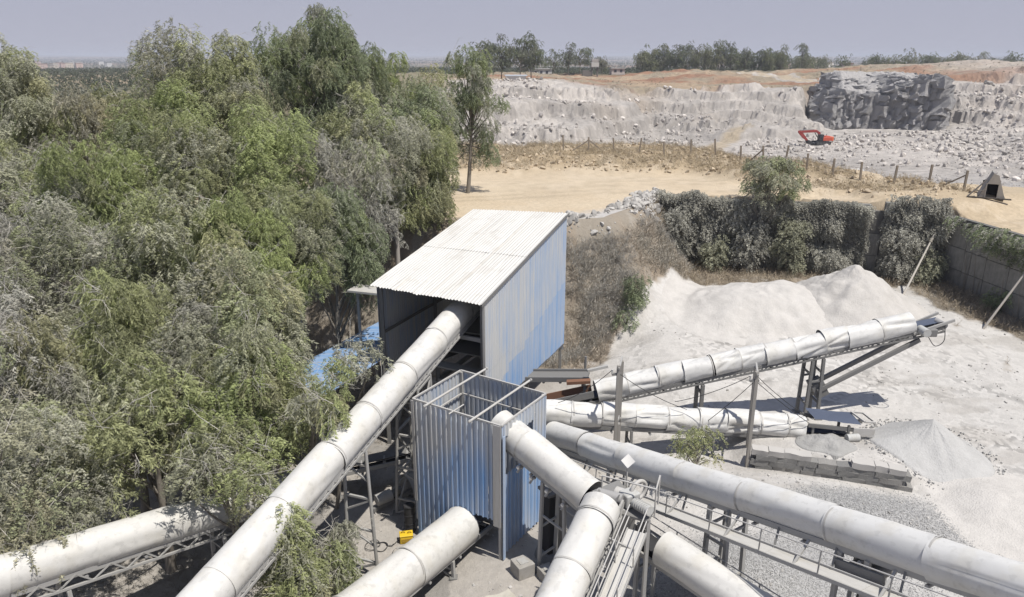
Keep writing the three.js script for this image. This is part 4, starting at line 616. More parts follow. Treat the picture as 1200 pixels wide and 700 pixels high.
// ---------------------------------------------------------------- retaining walls of cast panels
{
  const mk = (x0, z0, x1, z1, h0, h1, cols, rows, label, name) => {
    const a = V(x0, 0, z0), b = V(x1, 0, z1), u = b.clone().sub(a), L = u.length(); u.normalize(); const n = V(-u.z, 0, u.x), t = thing(name, label, 'wall', V((x0 + x1) / 2, 1.2, (z0 + z1) / 2)), ry = Math.atan2(-u.z, u.x), R = rng(cols * 7 + rows);
    const mats = [0.25, 0.27, 0.285, 0.26].map((k) => M(k, k * 0.975, k * 0.92, 0.96, 0, { map: wallStain, bumpMap: grainBump, bumpScale: 0.02 }));
    const core = bar(a.clone().setY(2.6), b.clone().setY(2.6), 0.30, 6.0); part('core', core, M(0.12, 0.117, 0.11, 0.97), t);
    for (let i = 0; i < cols; i++) for (let j = 0; j < rows; j++) { const w = L / cols, f = (i + 0.5) / cols, top = lerp(h0, h1, f), y0 = 0.4, h = (top - y0) / rows, c = a.clone().addScaledVector(u, (i + 0.5) * w).setY(y0 + (j + 0.5) * h); part('wall_panel', new THREE.BoxGeometry(w - 0.03, h - 0.03, 0.40 + 0.025 * R()).rotateY(ry).translate(c.x, c.y, c.z), mats[(R() * 4) | 0], t); }
  };
  const wallStain = dataTex(256, 256, (u, v) => { const s = pfbm(u * 1, v * 0.25, 16, 4), b = pfbm(u, v, 6, 4), k = 0.62 + 0.42 * s + 0.30 * (b - 0.5); return [k, k, k * 0.98]; });
  mk(9.0, -45.2, 20.55, -42.15, 5.75, 6.0, 8, 4, 'long creeper-covered retaining wall at the back of the yard', 'retaining_wall');
  mk(21.25, -41.95, 24.4, -41.05, 6.25, 5.85, 2, 4, 'short higher creeper-covered wall between the gap and the corner', 'retaining_wall');
  mk(20.55, -42.25, 21.25, -42.05, 4.3, 4.3, 1, 3, 'low section of wall in the gap between the creeper walls', 'retaining_wall');
  mk(24.55, -40.75, 25.75, -33.1, 5.25, 4.95, 5, 4, 'bare grey panelled retaining wall at the right edge', 'retaining_wall');
}
// ---------------------------------------------------------------- fence along the quarry lip
{
  const t = thing('fence', 'long fence of stone posts and wire along the quarry edge', 'fence', V(16, 6, -58)), postM = M(0.24, 0.205, 0.165, 0.95);
  const pts = []; const L = FENCE.slice(1); let acc = 0; for (let i = 0; i + 1 < L.length; i++) { const d = Math.hypot(L[i + 1][0] - L[i][0], L[i + 1][1] - L[i][1]); for (let s = acc; s < d; s += 2.05) pts.push([lerp(L[i][0], L[i + 1][0], s / d), lerp(L[i][1], L[i + 1][1], s / d)]); acc = 2.05 - ((d - acc) % 2.05); }
  const R = rng(15); const tops = pts.map(([x, z]) => { const y = groundH(x, z), p = V(x + (R() - 0.5) * 0.32, y + 1.15 + R() * 0.15, z); part('post', bar(V(x, y - 0.2, z), p, 0.11, 0.11, V(0, 0, 1)), postM, t); return [V(x, y, z), p]; });
  for (const i of [1, 8, tops.length - 1]) { const [f, p] = tops[i]; for (const d of i === 1 ? [-1, 1] : [-1]) { const q = tops[i + d]; if (q) part('stay', bar(f.clone().lerp(p, 0.8), q[0].clone().lerp(f, 0.35), 0.08, 0.08), postM, t); } }
  for (const k of [0.35, 0.65, 0.93]) for (let i = 0; i + 1 < tops.length; i++) part('wire', rod(tops[i][0].clone().lerp(tops[i][1], k), tops[i + 1][0].clone().lerp(tops[i + 1][1], k), 0.006, 4), M(0.2, 0.19, 0.18, 0.6), t);
  // small gabled shelter by the fence end
  const x = 27.5, z = -42.5, y = groundH(x, z), s = thing('field_shelter', 'tiny gabled grey shelter with a black doorway beside the fence', 'shelter', V(x, y, z)), gm = M(0.36, 0.33, 0.29, 0.95, 0, { map: tinMap });
  const sh = new THREE.Shape([new THREE.Vector2(-0.62, 0), new THREE.Vector2(-0.28, 0), new THREE.Vector2(-0.28, 0.82), new THREE.Vector2(0.28, 0.82), new THREE.Vector2(0.28, 0), new THREE.Vector2(0.70, 0), new THREE.Vector2(0.22, 1.32), new THREE.Vector2(-0.05, 1.42)]);
  const put = (g) => g.rotateY(-0.45).translate(x, y, z); part('front_wall', put(new THREE.ExtrudeGeometry(sh, { depth: 0.1, bevelEnabled: false })), gm, s);
  part('roof_slab', put(bar(V(0.70, 0, -0.45), V(0.02, 1.40, -0.45), 0.9, 0.06)), M(0.30, 0.29, 0.27, 0.95), s); part('roof_slab', put(bar(V(-0.62, 0, -0.45), V(-0.02, 1.44, -0.45), 0.9, 0.06)), M(0.30, 0.29, 0.27, 0.95), s);
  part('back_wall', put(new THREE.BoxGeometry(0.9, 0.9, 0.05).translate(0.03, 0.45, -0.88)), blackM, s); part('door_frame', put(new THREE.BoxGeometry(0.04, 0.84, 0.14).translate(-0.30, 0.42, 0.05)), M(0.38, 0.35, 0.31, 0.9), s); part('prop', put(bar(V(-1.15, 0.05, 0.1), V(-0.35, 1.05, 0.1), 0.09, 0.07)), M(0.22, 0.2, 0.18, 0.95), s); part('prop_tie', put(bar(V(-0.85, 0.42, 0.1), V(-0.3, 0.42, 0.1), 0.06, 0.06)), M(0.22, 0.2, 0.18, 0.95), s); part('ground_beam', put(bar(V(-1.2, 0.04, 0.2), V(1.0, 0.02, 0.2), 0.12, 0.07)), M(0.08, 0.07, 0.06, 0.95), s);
}
// ---------------------------------------------------------------- excavator in the quarry
{
  const x = 73.4, z = -179.7, y = groundH(x, z) - 0.05, t = thing('excavator', 'red crawler excavator with folded arm on the quarry floor', 'excavator', V(x, y, z));
  const red = M(0.48, 0.085, 0.045, 0.6), redD = M(0.28, 0.04, 0.034, 0.65), dark = M(0.03, 0.03, 0.033, 0.8), glass = M(0.03, 0.035, 0.045, 0.1);
  const S = 0.95, put = (g) => g.scale(S, S, S).rotateY(0.15).translate(x, y, z); // faces -x
  const trackShape = () => { const s = new THREE.Shape(); s.absarc(-1.5, 0.45, 0.45, Math.PI / 2, 1.5 * Math.PI); s.absarc(1.5, 0.45, 0.45, -Math.PI / 2, Math.PI / 2); return s; };
  for (const d of [0.75, -1.35]) { const tr = part('track', put(new THREE.ExtrudeGeometry(trackShape(), { depth: 0.6, bevelEnabled: true, bevelSize: 0.03, bevelThickness: 0.03, bevelSegments: 1 }).translate(0, 0, d)), dark, t); for (const wx of [-1.5, -0.75, 0, 0.75, 1.5]) part('track_roller', put(new THREE.CylinderGeometry(0.3, 0.3, 0.7, 12).rotateX(Math.PI / 2).translate(wx, 0.45, d + 0.3)), M(0.06, 0.06, 0.06, 0.8), t, tr); }
  part('undercarriage', put(new RoundedBoxGeometry(1.8, 0.45, 1.6, 2, 0.06).translate(0, 0.72, 0)), dark, t);
  part('engine_body', put(new RoundedBoxGeometry(2.5, 0.95, 2.4, 3, 0.1).translate(1.05, 1.5, 0)), red, t); part('counterweight', put(new RoundedBoxGeometry(0.6, 1.05, 2.4, 3, 0.16).translate(2.35, 1.5, 0)), M(0.62, 0.13, 0.05, 0.5), t);
  part('engine_hood', put(new RoundedBoxGeometry(1.3, 0.22, 1.7, 2, 0.06).translate(1.3, 2.05, -0.1)), red, t); part('exhaust', put(new THREE.CylinderGeometry(0.07, 0.07, 0.5, 8).translate(1.5, 2.35, -0.5)), dark, t);
  const cab = part('cab', put(new RoundedBoxGeometry(1.3, 1.55, 0.95, 3, 0.1).translate(-0.65, 1.85, 0.7)), dark, t); part('window', put(new THREE.BoxGeometry(0.95, 0.8, 0.03).translate(-0.65, 2.1, 1.185)), glass, t, cab); part('windscreen', put(new THREE.BoxGeometry(0.03, 1.0, 0.75).translate(-1.31, 2.0, 0.7)), glass, t, cab);
  const boom = new THREE.Shape([[-0.35, 1.3], [-0.05, 1.3], [-0.5, 3.0], [-1.6, 3.65], [-5.6, 3.45], [-5.9, 3.2], [-5.5, 3.02], [-1.5, 3.1], [-0.95, 2.7]].map((p) => new THREE.Vector2(...p)));
  part('boom', put(new THREE.ExtrudeGeometry(boom, { depth: 0.42, bevelEnabled: true, bevelSize: 0.03, bevelThickness: 0.03, bevelSegments: 1 }).translate(0, 0, -0.35)), redD, t);
  const stick = new THREE.Shape([[-6.35, 3.45], [-5.9, 3.55], [-5.1, 2.9], [-3.5, 1.2], [-3.7, 0.95], [-4.9, 1.7], [-6.25, 3.0]].map((p) => new THREE.Vector2(...p)));
  part('stick', put(new THREE.ExtrudeGeometry(stick, { depth: 0.34, bevelEnabled: true, bevelSize: 0.025, bevelThickness: 0.025, bevelSegments: 1 }).translate(0, 0, -0.31)), redD, t);
  part('boom_cylinder', put(rod(V(-0.75, 1.4, -0.14), V(-1.9, 3.05, -0.14), 0.1, 8)), dark, t); part('stick_cylinder', put(rod(V(-2.2, 3.75, -0.14), V(-5.9, 3.65, -0.14), 0.09, 8)), M(0.2, 0.2, 0.2, 0.5), t);
  const bk = new THREE.Shape([[-3.9, 1.15], [-3.4, 1.2], [-2.3, 0.55], [-1.9, 0.25], [-2.6, 0.12], [-3.5, 0.3]].map((p) => new THREE.Vector2(...p)));
  const bu = part('bucket', put(new THREE.ExtrudeGeometry(bk, { depth: 1.1, bevelEnabled: true, bevelSize: 0.03, bevelThickness: 0.03, bevelSegments: 1 }).translate(0, 0, -0.7)), dark, t); for (let i = 0; i < 4; i++) part('tooth', put(new THREE.ConeGeometry(0.06, 0.3, 5).rotateZ(-1.2).translate(-1.8, 0.22, -0.6 + i * 0.3)), M(0.2, 0.2, 0.2, 0.6), t, bu);
}
console.log('kit done');
// ---------------------------------------------------------------- foliage
// a sprig: a thin arched twig with narrow leaves hanging from it; hangs along -y, reaches out along +x
function sprig(seed, { n = 16, len = 0.55, out = 0.28, leaf = 0.15, w = 0.024, hang = 0.5, spread = 1.0 }) {
  const r = rng(seed), pos = [], idx = [];
  const at = (f) => V(out * Math.sin(f * 1.6) * (0.9 + 0.1 * f), -len * f * f * 0.95 + 0.06 * f, 0);
  const quad = (a, b, side, wd) => { const k = pos.length / 3, m = a.clone().lerp(b, 0.45); for (const p of [a, m.clone().addScaledVector(side, wd), b, m.clone().addScaledVector(side, -wd)]) pos.push(p.x, p.y, p.z); idx.push(k, k + 1, k + 2, k, k + 2, k + 3); };
  for (let i = 0; i < 3; i++) quad(at(i / 3), at((i + 1.15) / 3), V(0, 0, 1), 0.006);
  for (let i = 0; i < n; i++) {
    const f = 0.1 + 0.9 * (i + r()) / n, p = at(f), az = r() * 6.283, d = V(Math.cos(az) * spread, -hang * (0.5 + r()), Math.sin(az) * spread).normalize(), L = leaf * (0.7 + 0.6 * r()), side = V(r() - 0.5, (r() - 0.5) * 0.5, r() - 0.5).cross(d).normalize();
    quad(p.clone().addScaledVector(d, 0.01), p.clone().addScaledVector(d, L), side, w * (0.75 + 0.5 * r()));
  }
  const g = new THREE.BufferGeometry(); g.setAttribute('position', new THREE.Float32BufferAttribute(pos, 3)); g.setIndex(idx); const q = g.toNonIndexed(); q.computeVertexNormals(); return q;
}
function bareTwig(seed) { const r = rng(seed), l = []; const grow = (p, d, L, rad, k) => { const e = p.clone().addScaledVector(d, L); l.push(rod(p, e, rad, 3, rad * 0.6)); if (k) for (let i = 0; i < 3; i++) grow(p.clone().lerp(e, 0.35 + 0.3 * i), d.clone().add(V(r() - 0.5, r() - 0.75, r() - 0.5).multiplyScalar(1.3)).normalize(), L * 0.62, rad * 0.6, k - 1); }; grow(V(0, 0, 0), V(0.7, 0.2, 0).normalize(), 0.5, 0.009, 2); return merge(l); }
const leafM = new THREE.MeshPhysicalMaterial({ color: 0xffffff, roughness: 0.85, transmission: 0.36, thickness: 0, side: THREE.DoubleSide });
const twigM = M(1, 1, 1, 0.95), barkM = M(0.19, 0.17, 0.145, 0.95), barkPale = M(0.34, 0.315, 0.285, 0.95);
const SPRIGS = [sprig(1, { n: 22, len: 0.42, out: 0.26, leaf: 0.125, w: 0.018, hang: 0.6 }), sprig(2, { n: 24, len: 0.52, out: 0.20, leaf: 0.14, w: 0.016, hang: 0.85, spread: 0.9 }), sprig(3, { n: 22, len: 0.34, out: 0.30, leaf: 0.11, w: 0.020, hang: 0.4 })];
const BROAD = sprig(5, { n: 18, len: 0.34, out: 0.26, leaf: 0.10, w: 0.030, hang: 0.3, spread: 1 }), TWIG = bareTwig(6);
const DRY = sprig(7, { n: 12, len: -0.45, out: 0.22, leaf: 0.28, w: 0.008, hang: -0.8, spread: 0.8 });
const mtx = new THREE.Matrix4(), quat = new THREE.Quaternion(), eul = new THREE.Euler(), one = new THREE.Color();
function copies(name, geo, mat, list, root, parent) { // list: [x, y, z, ry, tilt, scale, r, g, b] in world metres
  const im = new THREE.InstancedMesh(geo, mat, list.length); im.name = name; im.castShadow = im.receiveShadow = true; im.userData.kind = 'stuff';
  list.forEach((q, i) => { quat.setFromEuler(eul.set(q[4], q[3], q[9] ?? 0, 'YXZ')); mtx.compose(V(q[0] - root.position.x, q[1] - root.position.y, q[2] - root.position.z), quat, V(q[5], q[5], q[5])); im.setMatrixAt(i, mtx); im.setColorAt(i, one.setRGB(q[6], q[7], q[8])); });
  (parent ?? root).add(im); return im;
}
function limb(p, q, r0, r1, bend, seed, seg = 6) { // tapered curved limb
  const r = rng(seed), m = p.clone().lerp(q, 0.5).add(V((r() - 0.5) * bend, (r() - 0.2) * bend, (r() - 0.5) * bend)), cv = new THREE.QuadraticBezierCurve3(p, m, q), pts = cv.getPoints(5), l = [];
  for (let i = 0; i < 5; i++) l.push(rod(pts[i], pts[i + 1], lerp(r0, r1, i / 5), seg, lerp(r0, r1, (i + 1) / 5))); return [merge(l), cv];
}
// colours of dusty leaves: olive, grey olive, fresh green
const LEAF = { olive: [0.315, 0.330, 0.165], grey: [0.350, 0.352, 0.250], fresh: [0.305, 0.348, 0.140], dark: [0.225, 0.262, 0.145], ash: [0.385, 0.376, 0.325], bronze: [0.345, 0.318, 0.200] };
function tree(o) {
  const { x, z, cy, rx, ry, label, seed, tint = 'olive', name = 'acacia_tree', group = 'trees of the dense grove' } = o, R = rng(seed), g0 = groundH(x, z) - 0.15;
  const t = thing(name, label, 'tree', V(x, g0 + 0.15, z), group), leaves = [], twigs = [], wood = [], k = o.k ?? 1, size = o.size ?? 1;
  const lean = V((R() - 0.5) * 0.8, 0, (R() - 0.5) * 0.8), crownBase = cy - ry * 0.75, trunkTop = V(x, cy + ry * 0.45, z), foot = o.foot ? V(o.foot[0], groundH(o.foot[0], o.foot[1]) - 0.15, o.foot[1]) : V(x + lean.x, g0, z + lean.z);
  const [tg, tc] = limb(foot, trunkTop, o.trunk ?? 0.15, 0.03, 0.5, seed + 1, 7); part('trunk', tg, o.pale ? barkPale : barkM, t);
  const nClump = Math.round((o.clumps ?? 46) * k), base = LEAF[tint];
  for (let i = 0; i < nClump; i++) {
    // clumps sit in the outer part of an uneven crown
    const az = R() * 6.283, el = Math.asin(lerp(-0.72, 1, R())), f = lerp(0.45, 1.0, Math.sqrt(R())) * (0.58 + 0.80 * vn(Math.cos(az) * 1.6 + seed, el * 1.7 + Math.sin(az) * 1.6)) * (o.wild && R() < 0.12 ? 1.12 : 1);
    const c = V(x + Math.cos(az) * Math.cos(el) * rx * f, cy + Math.sin(el) * ry * f, z + Math.sin(az) * Math.cos(el) * rx * f);
    const cr = (o.clump ?? 0.64) * (0.6 + 0.65 * R()), from = tc.getPoint(clamp(0.35 + 0.5 * ((c.y - crownBase) / (2 * ry)) - 0.1 * R(), 0.15, 0.98));
    if (i % 2 === 0 || o.allLimbs) wood.push(limb(from, c, 0.045 * size, 0.012, 0.5, seed * 3 + i, 4)[0]);
    const ns = Math.round((o.sprigs ?? 92) * (0.7 + 0.6 * R())), kind = R(), cl = mix3(base, kind < 0.25 ? LEAF.ash : kind < 0.5 ? LEAF.fresh : kind < 0.62 ? LEAF.bronze : base, 0.30 + 0.4 * R()), br = (0.82 + 0.4 * R()) * (o.tone ?? 1);
    for (let j = 0; j < ns; j++) {
      const a = R() * 6.283, e = Math.asin(lerp(-0.75, 1, R())), q = cr * lerp(0.35, 1.05, Math.sqrt(R()));
      const px = c.x + Math.cos(a) * Math.cos(e) * q, py = c.y + Math.sin(e) * q * (o.droop ?? 1.4) + 0.1, pz = c.z + Math.sin(a) * Math.cos(e) * q, v = br * (0.75 + 0.5 * R());
      leaves.push([px, py, pz, -a + (R() - 0.5) * 1.6, (R() - 0.5) * 0.7, (0.62 + 0.5 * R()) * size, cl[0] * v, cl[1] * v, cl[2] * v, (R() - 0.5) * 0.5]);
    }
    for (let j = 0; j < Math.ceil((o.bare ?? 3) * 0.75); j++) { const a = R() * 6.283, v = 0.75 + 0.6 * R(); twigs.push([c.x + (R() - 0.5) * cr, c.y + (R() - 0.2) * cr, c.z + (R() - 0.5) * cr, a, (R() - 0.5) * 1.4, (0.7 + 0.7 * R()) * size, 0.42 * v, 0.40 * v, 0.36 * v, R() * 1.2 - 0.3]); }
  }
  part('branches', merge(wood), o.pale ? barkPale : barkM, t);
  copies('crown', o.geo ?? SPRIGS[seed % 3], leafM, leaves, t); if (twigs.length) copies('bare_twigs', TWIG, twigM, twigs, t);
  return t;
}
{
  const T = [ // x, z, crown centre height, radius, half height, tint, label, extras
    [-12.4, -16.0, 3.9, 2.0, 1.9, 'grey', 'grey-green drooping tree at the left edge above the lower conveyor', { bare: 7 }],
    [-10.0, -18.3, 4.0, 1.8, 1.9, 'olive', 'drooping olive tree right behind the lower left conveyor', { bare: 4 }],
    [-8.0, -19.6, 4.1, 1.7, 2.0, 'olive', 'olive tree hanging over the end of the lower left conveyor', {}],
    [-7.3, -19.3, 4.2, 1.35, 1.7, 'fresh', 'yellow-green tree brushing the top of the long feed conveyor', { bare: 2 }],
    [-14.4, -19.3, 5.0, 2.2, 2.1, 'ash', 'ashen half-bare tree at the left edge in the middle rows', { bare: 12, sprigs: 44 }],
    [-11.7, -20.8, 5.2, 2.0, 2.1, 'olive', 'olive tree second in from the left above the conveyor', { bare: 4 }],
    [-9.0, -21.7, 5.2, 2.0, 2.2, 'grey', 'dusty olive tree in the middle above the conveyor crossing', {}],
    [-8.3, -22.9, 5.0, 1.4, 1.8, 'olive', 'drooping tree hiding most of the blue lean-to', { bare: 3 }],
    [-17.8, -23.4, 6.3, 2.4, 2.2, 'ash', 'grey twiggy tree cut by the left edge', { bare: 11, sprigs: 48 }],
    [-14.8, -24.6, 6.3, 2.1, 2.2, 'grey', 'grey tree full of dead branches left of centre in the grove', { bare: 11 }],
    [-12.0, -25.2, 6.5, 2.1, 2.2, 'olive', 'rounded olive tree in the heart of the grove', {}],
    [-9.5, -25.9, 6.8, 2.0, 2.2, 'fresh', 'bright olive tree left of the shed roof, front row', { bare: 2 }],
    [-8.6, -27.6, 6.6, 1.7, 2.3, 'olive', 'full olive tree touching the left corner of the shed roof', { bare: 2 }],
    [-20.0, -29.4, 8.0, 2.6, 2.4, 'grey', 'broad dusty tree at the left edge in the upper rows', { bare: 8 }],
    [-16.6, -29.9, 8.0, 2.4, 2.4, 'fresh', 'yellow-green bushy tree in the upper left of the grove', {}],
    [-13.4, -30.7, 8.5, 2.2, 2.7, 'olive', 'dense tree with a green domed top left of the tall crowns', { bare: 2 }],
    [-10.3, -31.2, 8.4, 2.2, 2.5, 'fresh', 'bright green drooping tree below the tallest crown', { bare: 2 }],
    [-6.9, -32.6, 8.0, 1.7, 2.6, 'ash', 'dark grey dusty tree behind the left corner of the shed', { bare: 10, sprigs: 46 }],
    [-5.9, -36.2, 9.0, 1.7, 2.5, 'grey', 'grey tree with white limbs above the shed roof', { bare: 8, pale: true }],
    [-25.2, -36.8, 11.5, 2.9, 3.3, 'olive', 'leafy green tree rising at the far left edge', { bare: 1 }],
    [-21.0, -37.2, 9.1, 2.7, 2.7, 'bronze', 'low bronze-green tree below the distant village', {}],
    [-17.2, -38.2, 10.8, 1.8, 3.9, 'grey', 'thin twiggy tree poking above the horizon at left', { bare: 7, sprigs: 50, clump: 0.62 }],
    [-14.4, -37.2, 10.8, 1.9, 3.4, 'olive', 'pointed green tree just right of the thin twiggy one', {}],
    [-9.7, -39.8, 12.0, 3.0, 3.9, 'dark', 'tallest broad tree in the grove with its crown above the horizon', { clumps: 88, bare: 3 }],
    [-12.2, -35.6, 9.6, 1.8, 2.6, 'olive', 'olive tree standing in front of the tallest crown', { bare: 3 }],
    [-8.2, -41.6, 10.2, 2.2, 3.6, 'grey', 'grey-green tree to the right of the tallest crown', { clumps: 60, bare: 4 }],
    [-5.9, -42.8, 10.0, 2.0, 3.2, 'fresh', 'light green tree with a rounded top beside the slim one', { bare: 1 }],
    [-5.0, -42.2, 9.2, 1.3, 2.9, 'dark', 'dark tree by the sandy track left of the slim tree', { bare: 2 }],
    [-4.7, -20.3, 5.25, 0.8, 0.6, 'grey', 'sparse branches trailing over the top of the feed conveyor', { bare: 3, sprigs: 26, clumps: 5, clump: 0.34, foot: [-5.9, -21.6], trunk: 0.07 }],
    [-5.35, -18.6, 4.75, 0.8, 0.6, 'olive', 'drooping spray over the middle of the feed conveyor', { bare: 3, sprigs: 30, clumps: 8, clump: 0.38, foot: [-6.6, -19.3], trunk: 0.06 }],
    [-7.5, -16.9, 3.9, 1.1, 0.95, 'olive', 'drooping leaves over the crossing of the two conveyors at lower left', { bare: 5, sprigs: 40, clumps: 14, clump: 0.48, foot: [-7.6, -18.0], trunk: 0.07 }],
    [-5.2, -40.4, 8.9, 1.5, 3.2, 'dark', 'dark bushy tree filling the space behind the shed roof', { bare: 3 }],
    [-4.7, -38.2, 8.2, 1.3, 2.7, 'olive', 'olive tree rising just behind the back edge of the shed', { bare: 2 }],
    [-4.9, -44.4, 9.0, 1.1, 3.0, 'fresh', 'light green tree pressed against the slim tall tree', { bare: 1 }],
    [-7.2, -36.4, 9.2, 1.7, 2.9, 'olive', 'upright olive tree between the grey trees above the shed', { bare: 2 }],
    [-7.2, -30.0, 6.4, 1.5, 2.3, 'dark', 'dark tree closing the gap beside the left shed wall', { bare: 4 }],
    [-15.6, -34.0, 9.4, 1.8, 3.0, 'fresh', 'upright yellow-green tree in the upper middle of the grove', { bare: 1 }],
    [-23, -31.5, 8.3, 2.8, 2.4, 'olive', 'broad olive tree cut by the left edge behind the grey ones', { bare: 4 }],
    [-29, -44, 8.6, 3.0, 2.8, 'dark', 'far dark tree showing at the left edge', { sprigs: 40 }],
    [-24.5, -46, 8.0, 3.0, 2.4, 'olive', 'far low tree filling the gap below the village', { sprigs: 40 }],
    [-19, -45.5, 8.2, 2.6, 2.6, 'grey', 'far grey tree behind the thin twiggy one', { sprigs: 40 }],
  ];
  T.forEach(([x, z, cy, rx, ry, tint, label, e], i) => tree({ x, z, cy, rx: rx * 1.04, ry: ry * 1.1, tint, label, seed: 101 + i * 7, clumps: Math.round(36 * rx * ry / 4), wild: true, ...e }));
  // slim tree in front of the quarry
  tree({ x: -2.4, z: -46.2, cy: 10.5, rx: 1.5, ry: 5.3, tint: 'dark', label: 'slim tall tree standing alone against the quarry and sky', seed: 991, clumps: 50, clump: 0.48, sprigs: 36, bare: 2, trunk: 0.14, name: 'slim_tree', group: undefined, allLimbs: true });
  // low growth beside the feed conveyor
  tree({ x: -5.15, z: -15.0, cy: 2.2, rx: 0.5, ry: 1.7, droop: 2.2, wild: true, tint: 'olive', label: 'small drooping tree against the right side of the feed conveyor', seed: 881, clumps: 11, clump: 0.34, bare: 3, trunk: 0.07, group: undefined, name: 'small_tree' });
  tree({ x: -4.75, z: -16.5, cy: 1.5, rx: 0.45, ry: 0.9, tint: 'grey', label: 'wispy sapling below the feed conveyor legs', seed: 883, clumps: 7, clump: 0.35, bare: 6, trunk: 0.04, group: undefined, name: 'small_tree' });
  tree({ x: 6.0, z: -21.5, cy: 1.85, rx: 0.62, ry: 0.78, droop: 1, tint: 'olive', label: 'single small green sapling on the pale yard behind the long conveyor', seed: 771, clumps: 20, clump: 0.26, sprigs: 16, size: 0.62, geo: BROAD, bare: 1, trunk: 0.035, group: undefined, name: 'sapling' });
  tree({ x: 15.1, z: -43.2, cy: 7.2, rx: 1.45, ry: 1.15, tint: 'grey', label: 'bushy tree standing above the creeper wall', seed: 661, droop: 1, clumps: 40, clump: 0.45, sprigs: 38, geo: BROAD, size: 1.0, bare: 1, group: undefined, name: 'wall_tree' });
}
// shrubs: bank, foot of the wall
function shrub(x, z, r, h, tint, label, seed, o = {}) {
  const R = rng(seed), y = groundH(x, z), t = thing(o.name ?? 'shrub', label, 'shrub', V(x, y, z), o.group), L = [], W = []; const b = LEAF[tint];
  for (let i = 0; i < 6; i++) { const a = R() * 6.28; W.push(limb(V(x, y - 0.1, z), V(x + Math.cos(a) * r * 0.6, y + h * (0.5 + 0.4 * R()), z + Math.sin(a) * r * 0.6), 0.035, 0.01, 0.3, seed + i, 4)[0]); }
  part('stems', merge(W), barkM, t);
  const n = Math.round((o.n ?? 420) * r * h), cl = []; for (let i = 0; i < 9 * r * h + 5; i++) { const a = R() * 6.28, q = Math.sqrt(R()); cl.push([x + Math.cos(a) * r * q * 0.8, y + h * (0.12 + 0.83 * R()), z + Math.sin(a) * r * q * 0.8, 0.7 + 0.55 * R()]); }
  for (let i = 0; i < n; i++) { const c = cl[(R() * cl.length) | 0], a = R() * 6.28, e = Math.asin(R() * 1.7 - 0.7), q = 0.42 * Math.sqrt(R()) * (o.clump ?? 1), v = c[3] * (0.7 + 0.6 * R()); L.push([c[0] + Math.cos(a) * Math.cos(e) * q, c[1] + Math.sin(e) * q, c[2] + Math.sin(a) * Math.cos(e) * q, -a, R() - 0.5, 0.7 + 0.6 * R(), b[0] * v, b[1] * v, b[2] * v]); }
  copies('foliage', o.geo ?? BROAD, leafM, L, t);
}
shrub(6.2, -35.4, 0.4, 1.6, 'dark', 'upright green bush on the brown brushy bank', 301, { n: 300, geo: SPRIGS[0], group: undefined });
shrub(5.6, -34.6, 0.4, 0.7, 'dark', 'low green bush just below the upright one on the bank', 302, { n: 260, geo: SPRIGS[0] });
{
  const S = [[9.7, -43.4, 1.1, 3.6, 'ash', 'tall ashen bush at the left end of the creeper wall'], [12.2, -42.9, 0.8, 2.0, 'grey', 'low grey bush left of centre at the wall foot'], [13.9, -42.6, 1.0, 3.0, 'ash', 'pale grey bush beside the bare panels of the wall'], [16.2, -41.9, 0.9, 3.4, 'grey', 'upright grey bush just right of the wall tree'], [18.6, -41.3, 0.8, 1.6, 'ash', 'pale low bush behind the steep heap'], [21.9, -40.5, 1.0, 3.3, 'ash', 'big pale bush on the short wall section'], [23.3, -40.1, 0.7, 1.8, 'grey', 'grey bush in the corner of the walls'], [25.0, -36.0, 0.5, 1.0, 'dark', 'small dark bush at the foot of the bare wall']];
  S.forEach(([x, z, r, h, tint, lab], i) => shrub(x, z - 0.3, r * 0.75, h, tint, lab, 320 + i * 3, { group: 'dusty bushes along the retaining wall', n: 300, clump: 1.25 }));
}
// creeper that hangs over the walls, one per wall
function creeper(x0, z0, x1, z1, top, dens, tint, label, seed, low, where) {
  const R = rng(seed), u = V(x1 - x0, 0, z1 - z0), L = u.length(); u.normalize(); const n = V(-u.z, 0, u.x); const t = thing('creeper', label, 'creeper', V((x0 + x1) / 2, 1.5, (z0 + z1) / 2), 'creepers on the retaining walls'), l = [], st = []; const b = LEAF[tint], N = Math.round(L * 5 * dens);
  for (let i = 0; i < N; i++) {
    const s = R() * L, y = lerp(low, top + 0.15 + 0.75 * vn(s * 1.9 + seed, 3) * vn(s * 0.5, seed), Math.pow(R(), 0.8)), cover = where(s / L, (y - low) / (top - low)); if (R() > cover) continue;
    const blot = vn(s * 1.3 + seed, y * 1.3), v = (0.7 + 0.6 * blot) * (0.7 + 0.6 * R()), off = 0.22 + 0.75 * blot * R(), ash = R() < 0.35 ? LEAF.ash : b;
    l.push([x0 + u.x * s + n.x * off, y, z0 + u.z * s + n.z * off, Math.atan2(-n.z, n.x) + (R() - 0.5) * 1.8, (R() - 0.5) * 0.8, 0.6 + 0.5 * R(), ash[0] * v, ash[1] * v, ash[2] * v]);
  }
  for (let i = 0; i < L * 1.6; i++) { const s = R() * L, p = V(x0 + u.x * s + n.x * 0.26, low, z0 + u.z * s + n.z * 0.26), q = p.clone().add(V((R() - 0.5) * 0.8, (top - low) * (0.3 + 0.4 * R()), (R() - 0.5) * 0.2)); st.push(limb(p, q, 0.025, 0.012, 0.4, seed + i, 4)[0]); }
  part('stems', merge(st), barkM, t); copies('foliage', BROAD, leafM, l, t);
}
creeper(9.0, -45.2, 20.55, -42.15, 5.85, 230, 'ash', 'grey creeper curtain over the long back wall', 401, 1.2, (f, v) => (f > 0.42 && f < 0.5 && v > 0.45 ? 0.12 : 1) * (v > 0.9 ? 1 : 0.25 + 0.95 * sstep(0.25, 0.7, vn(f * 16, v * 5))));
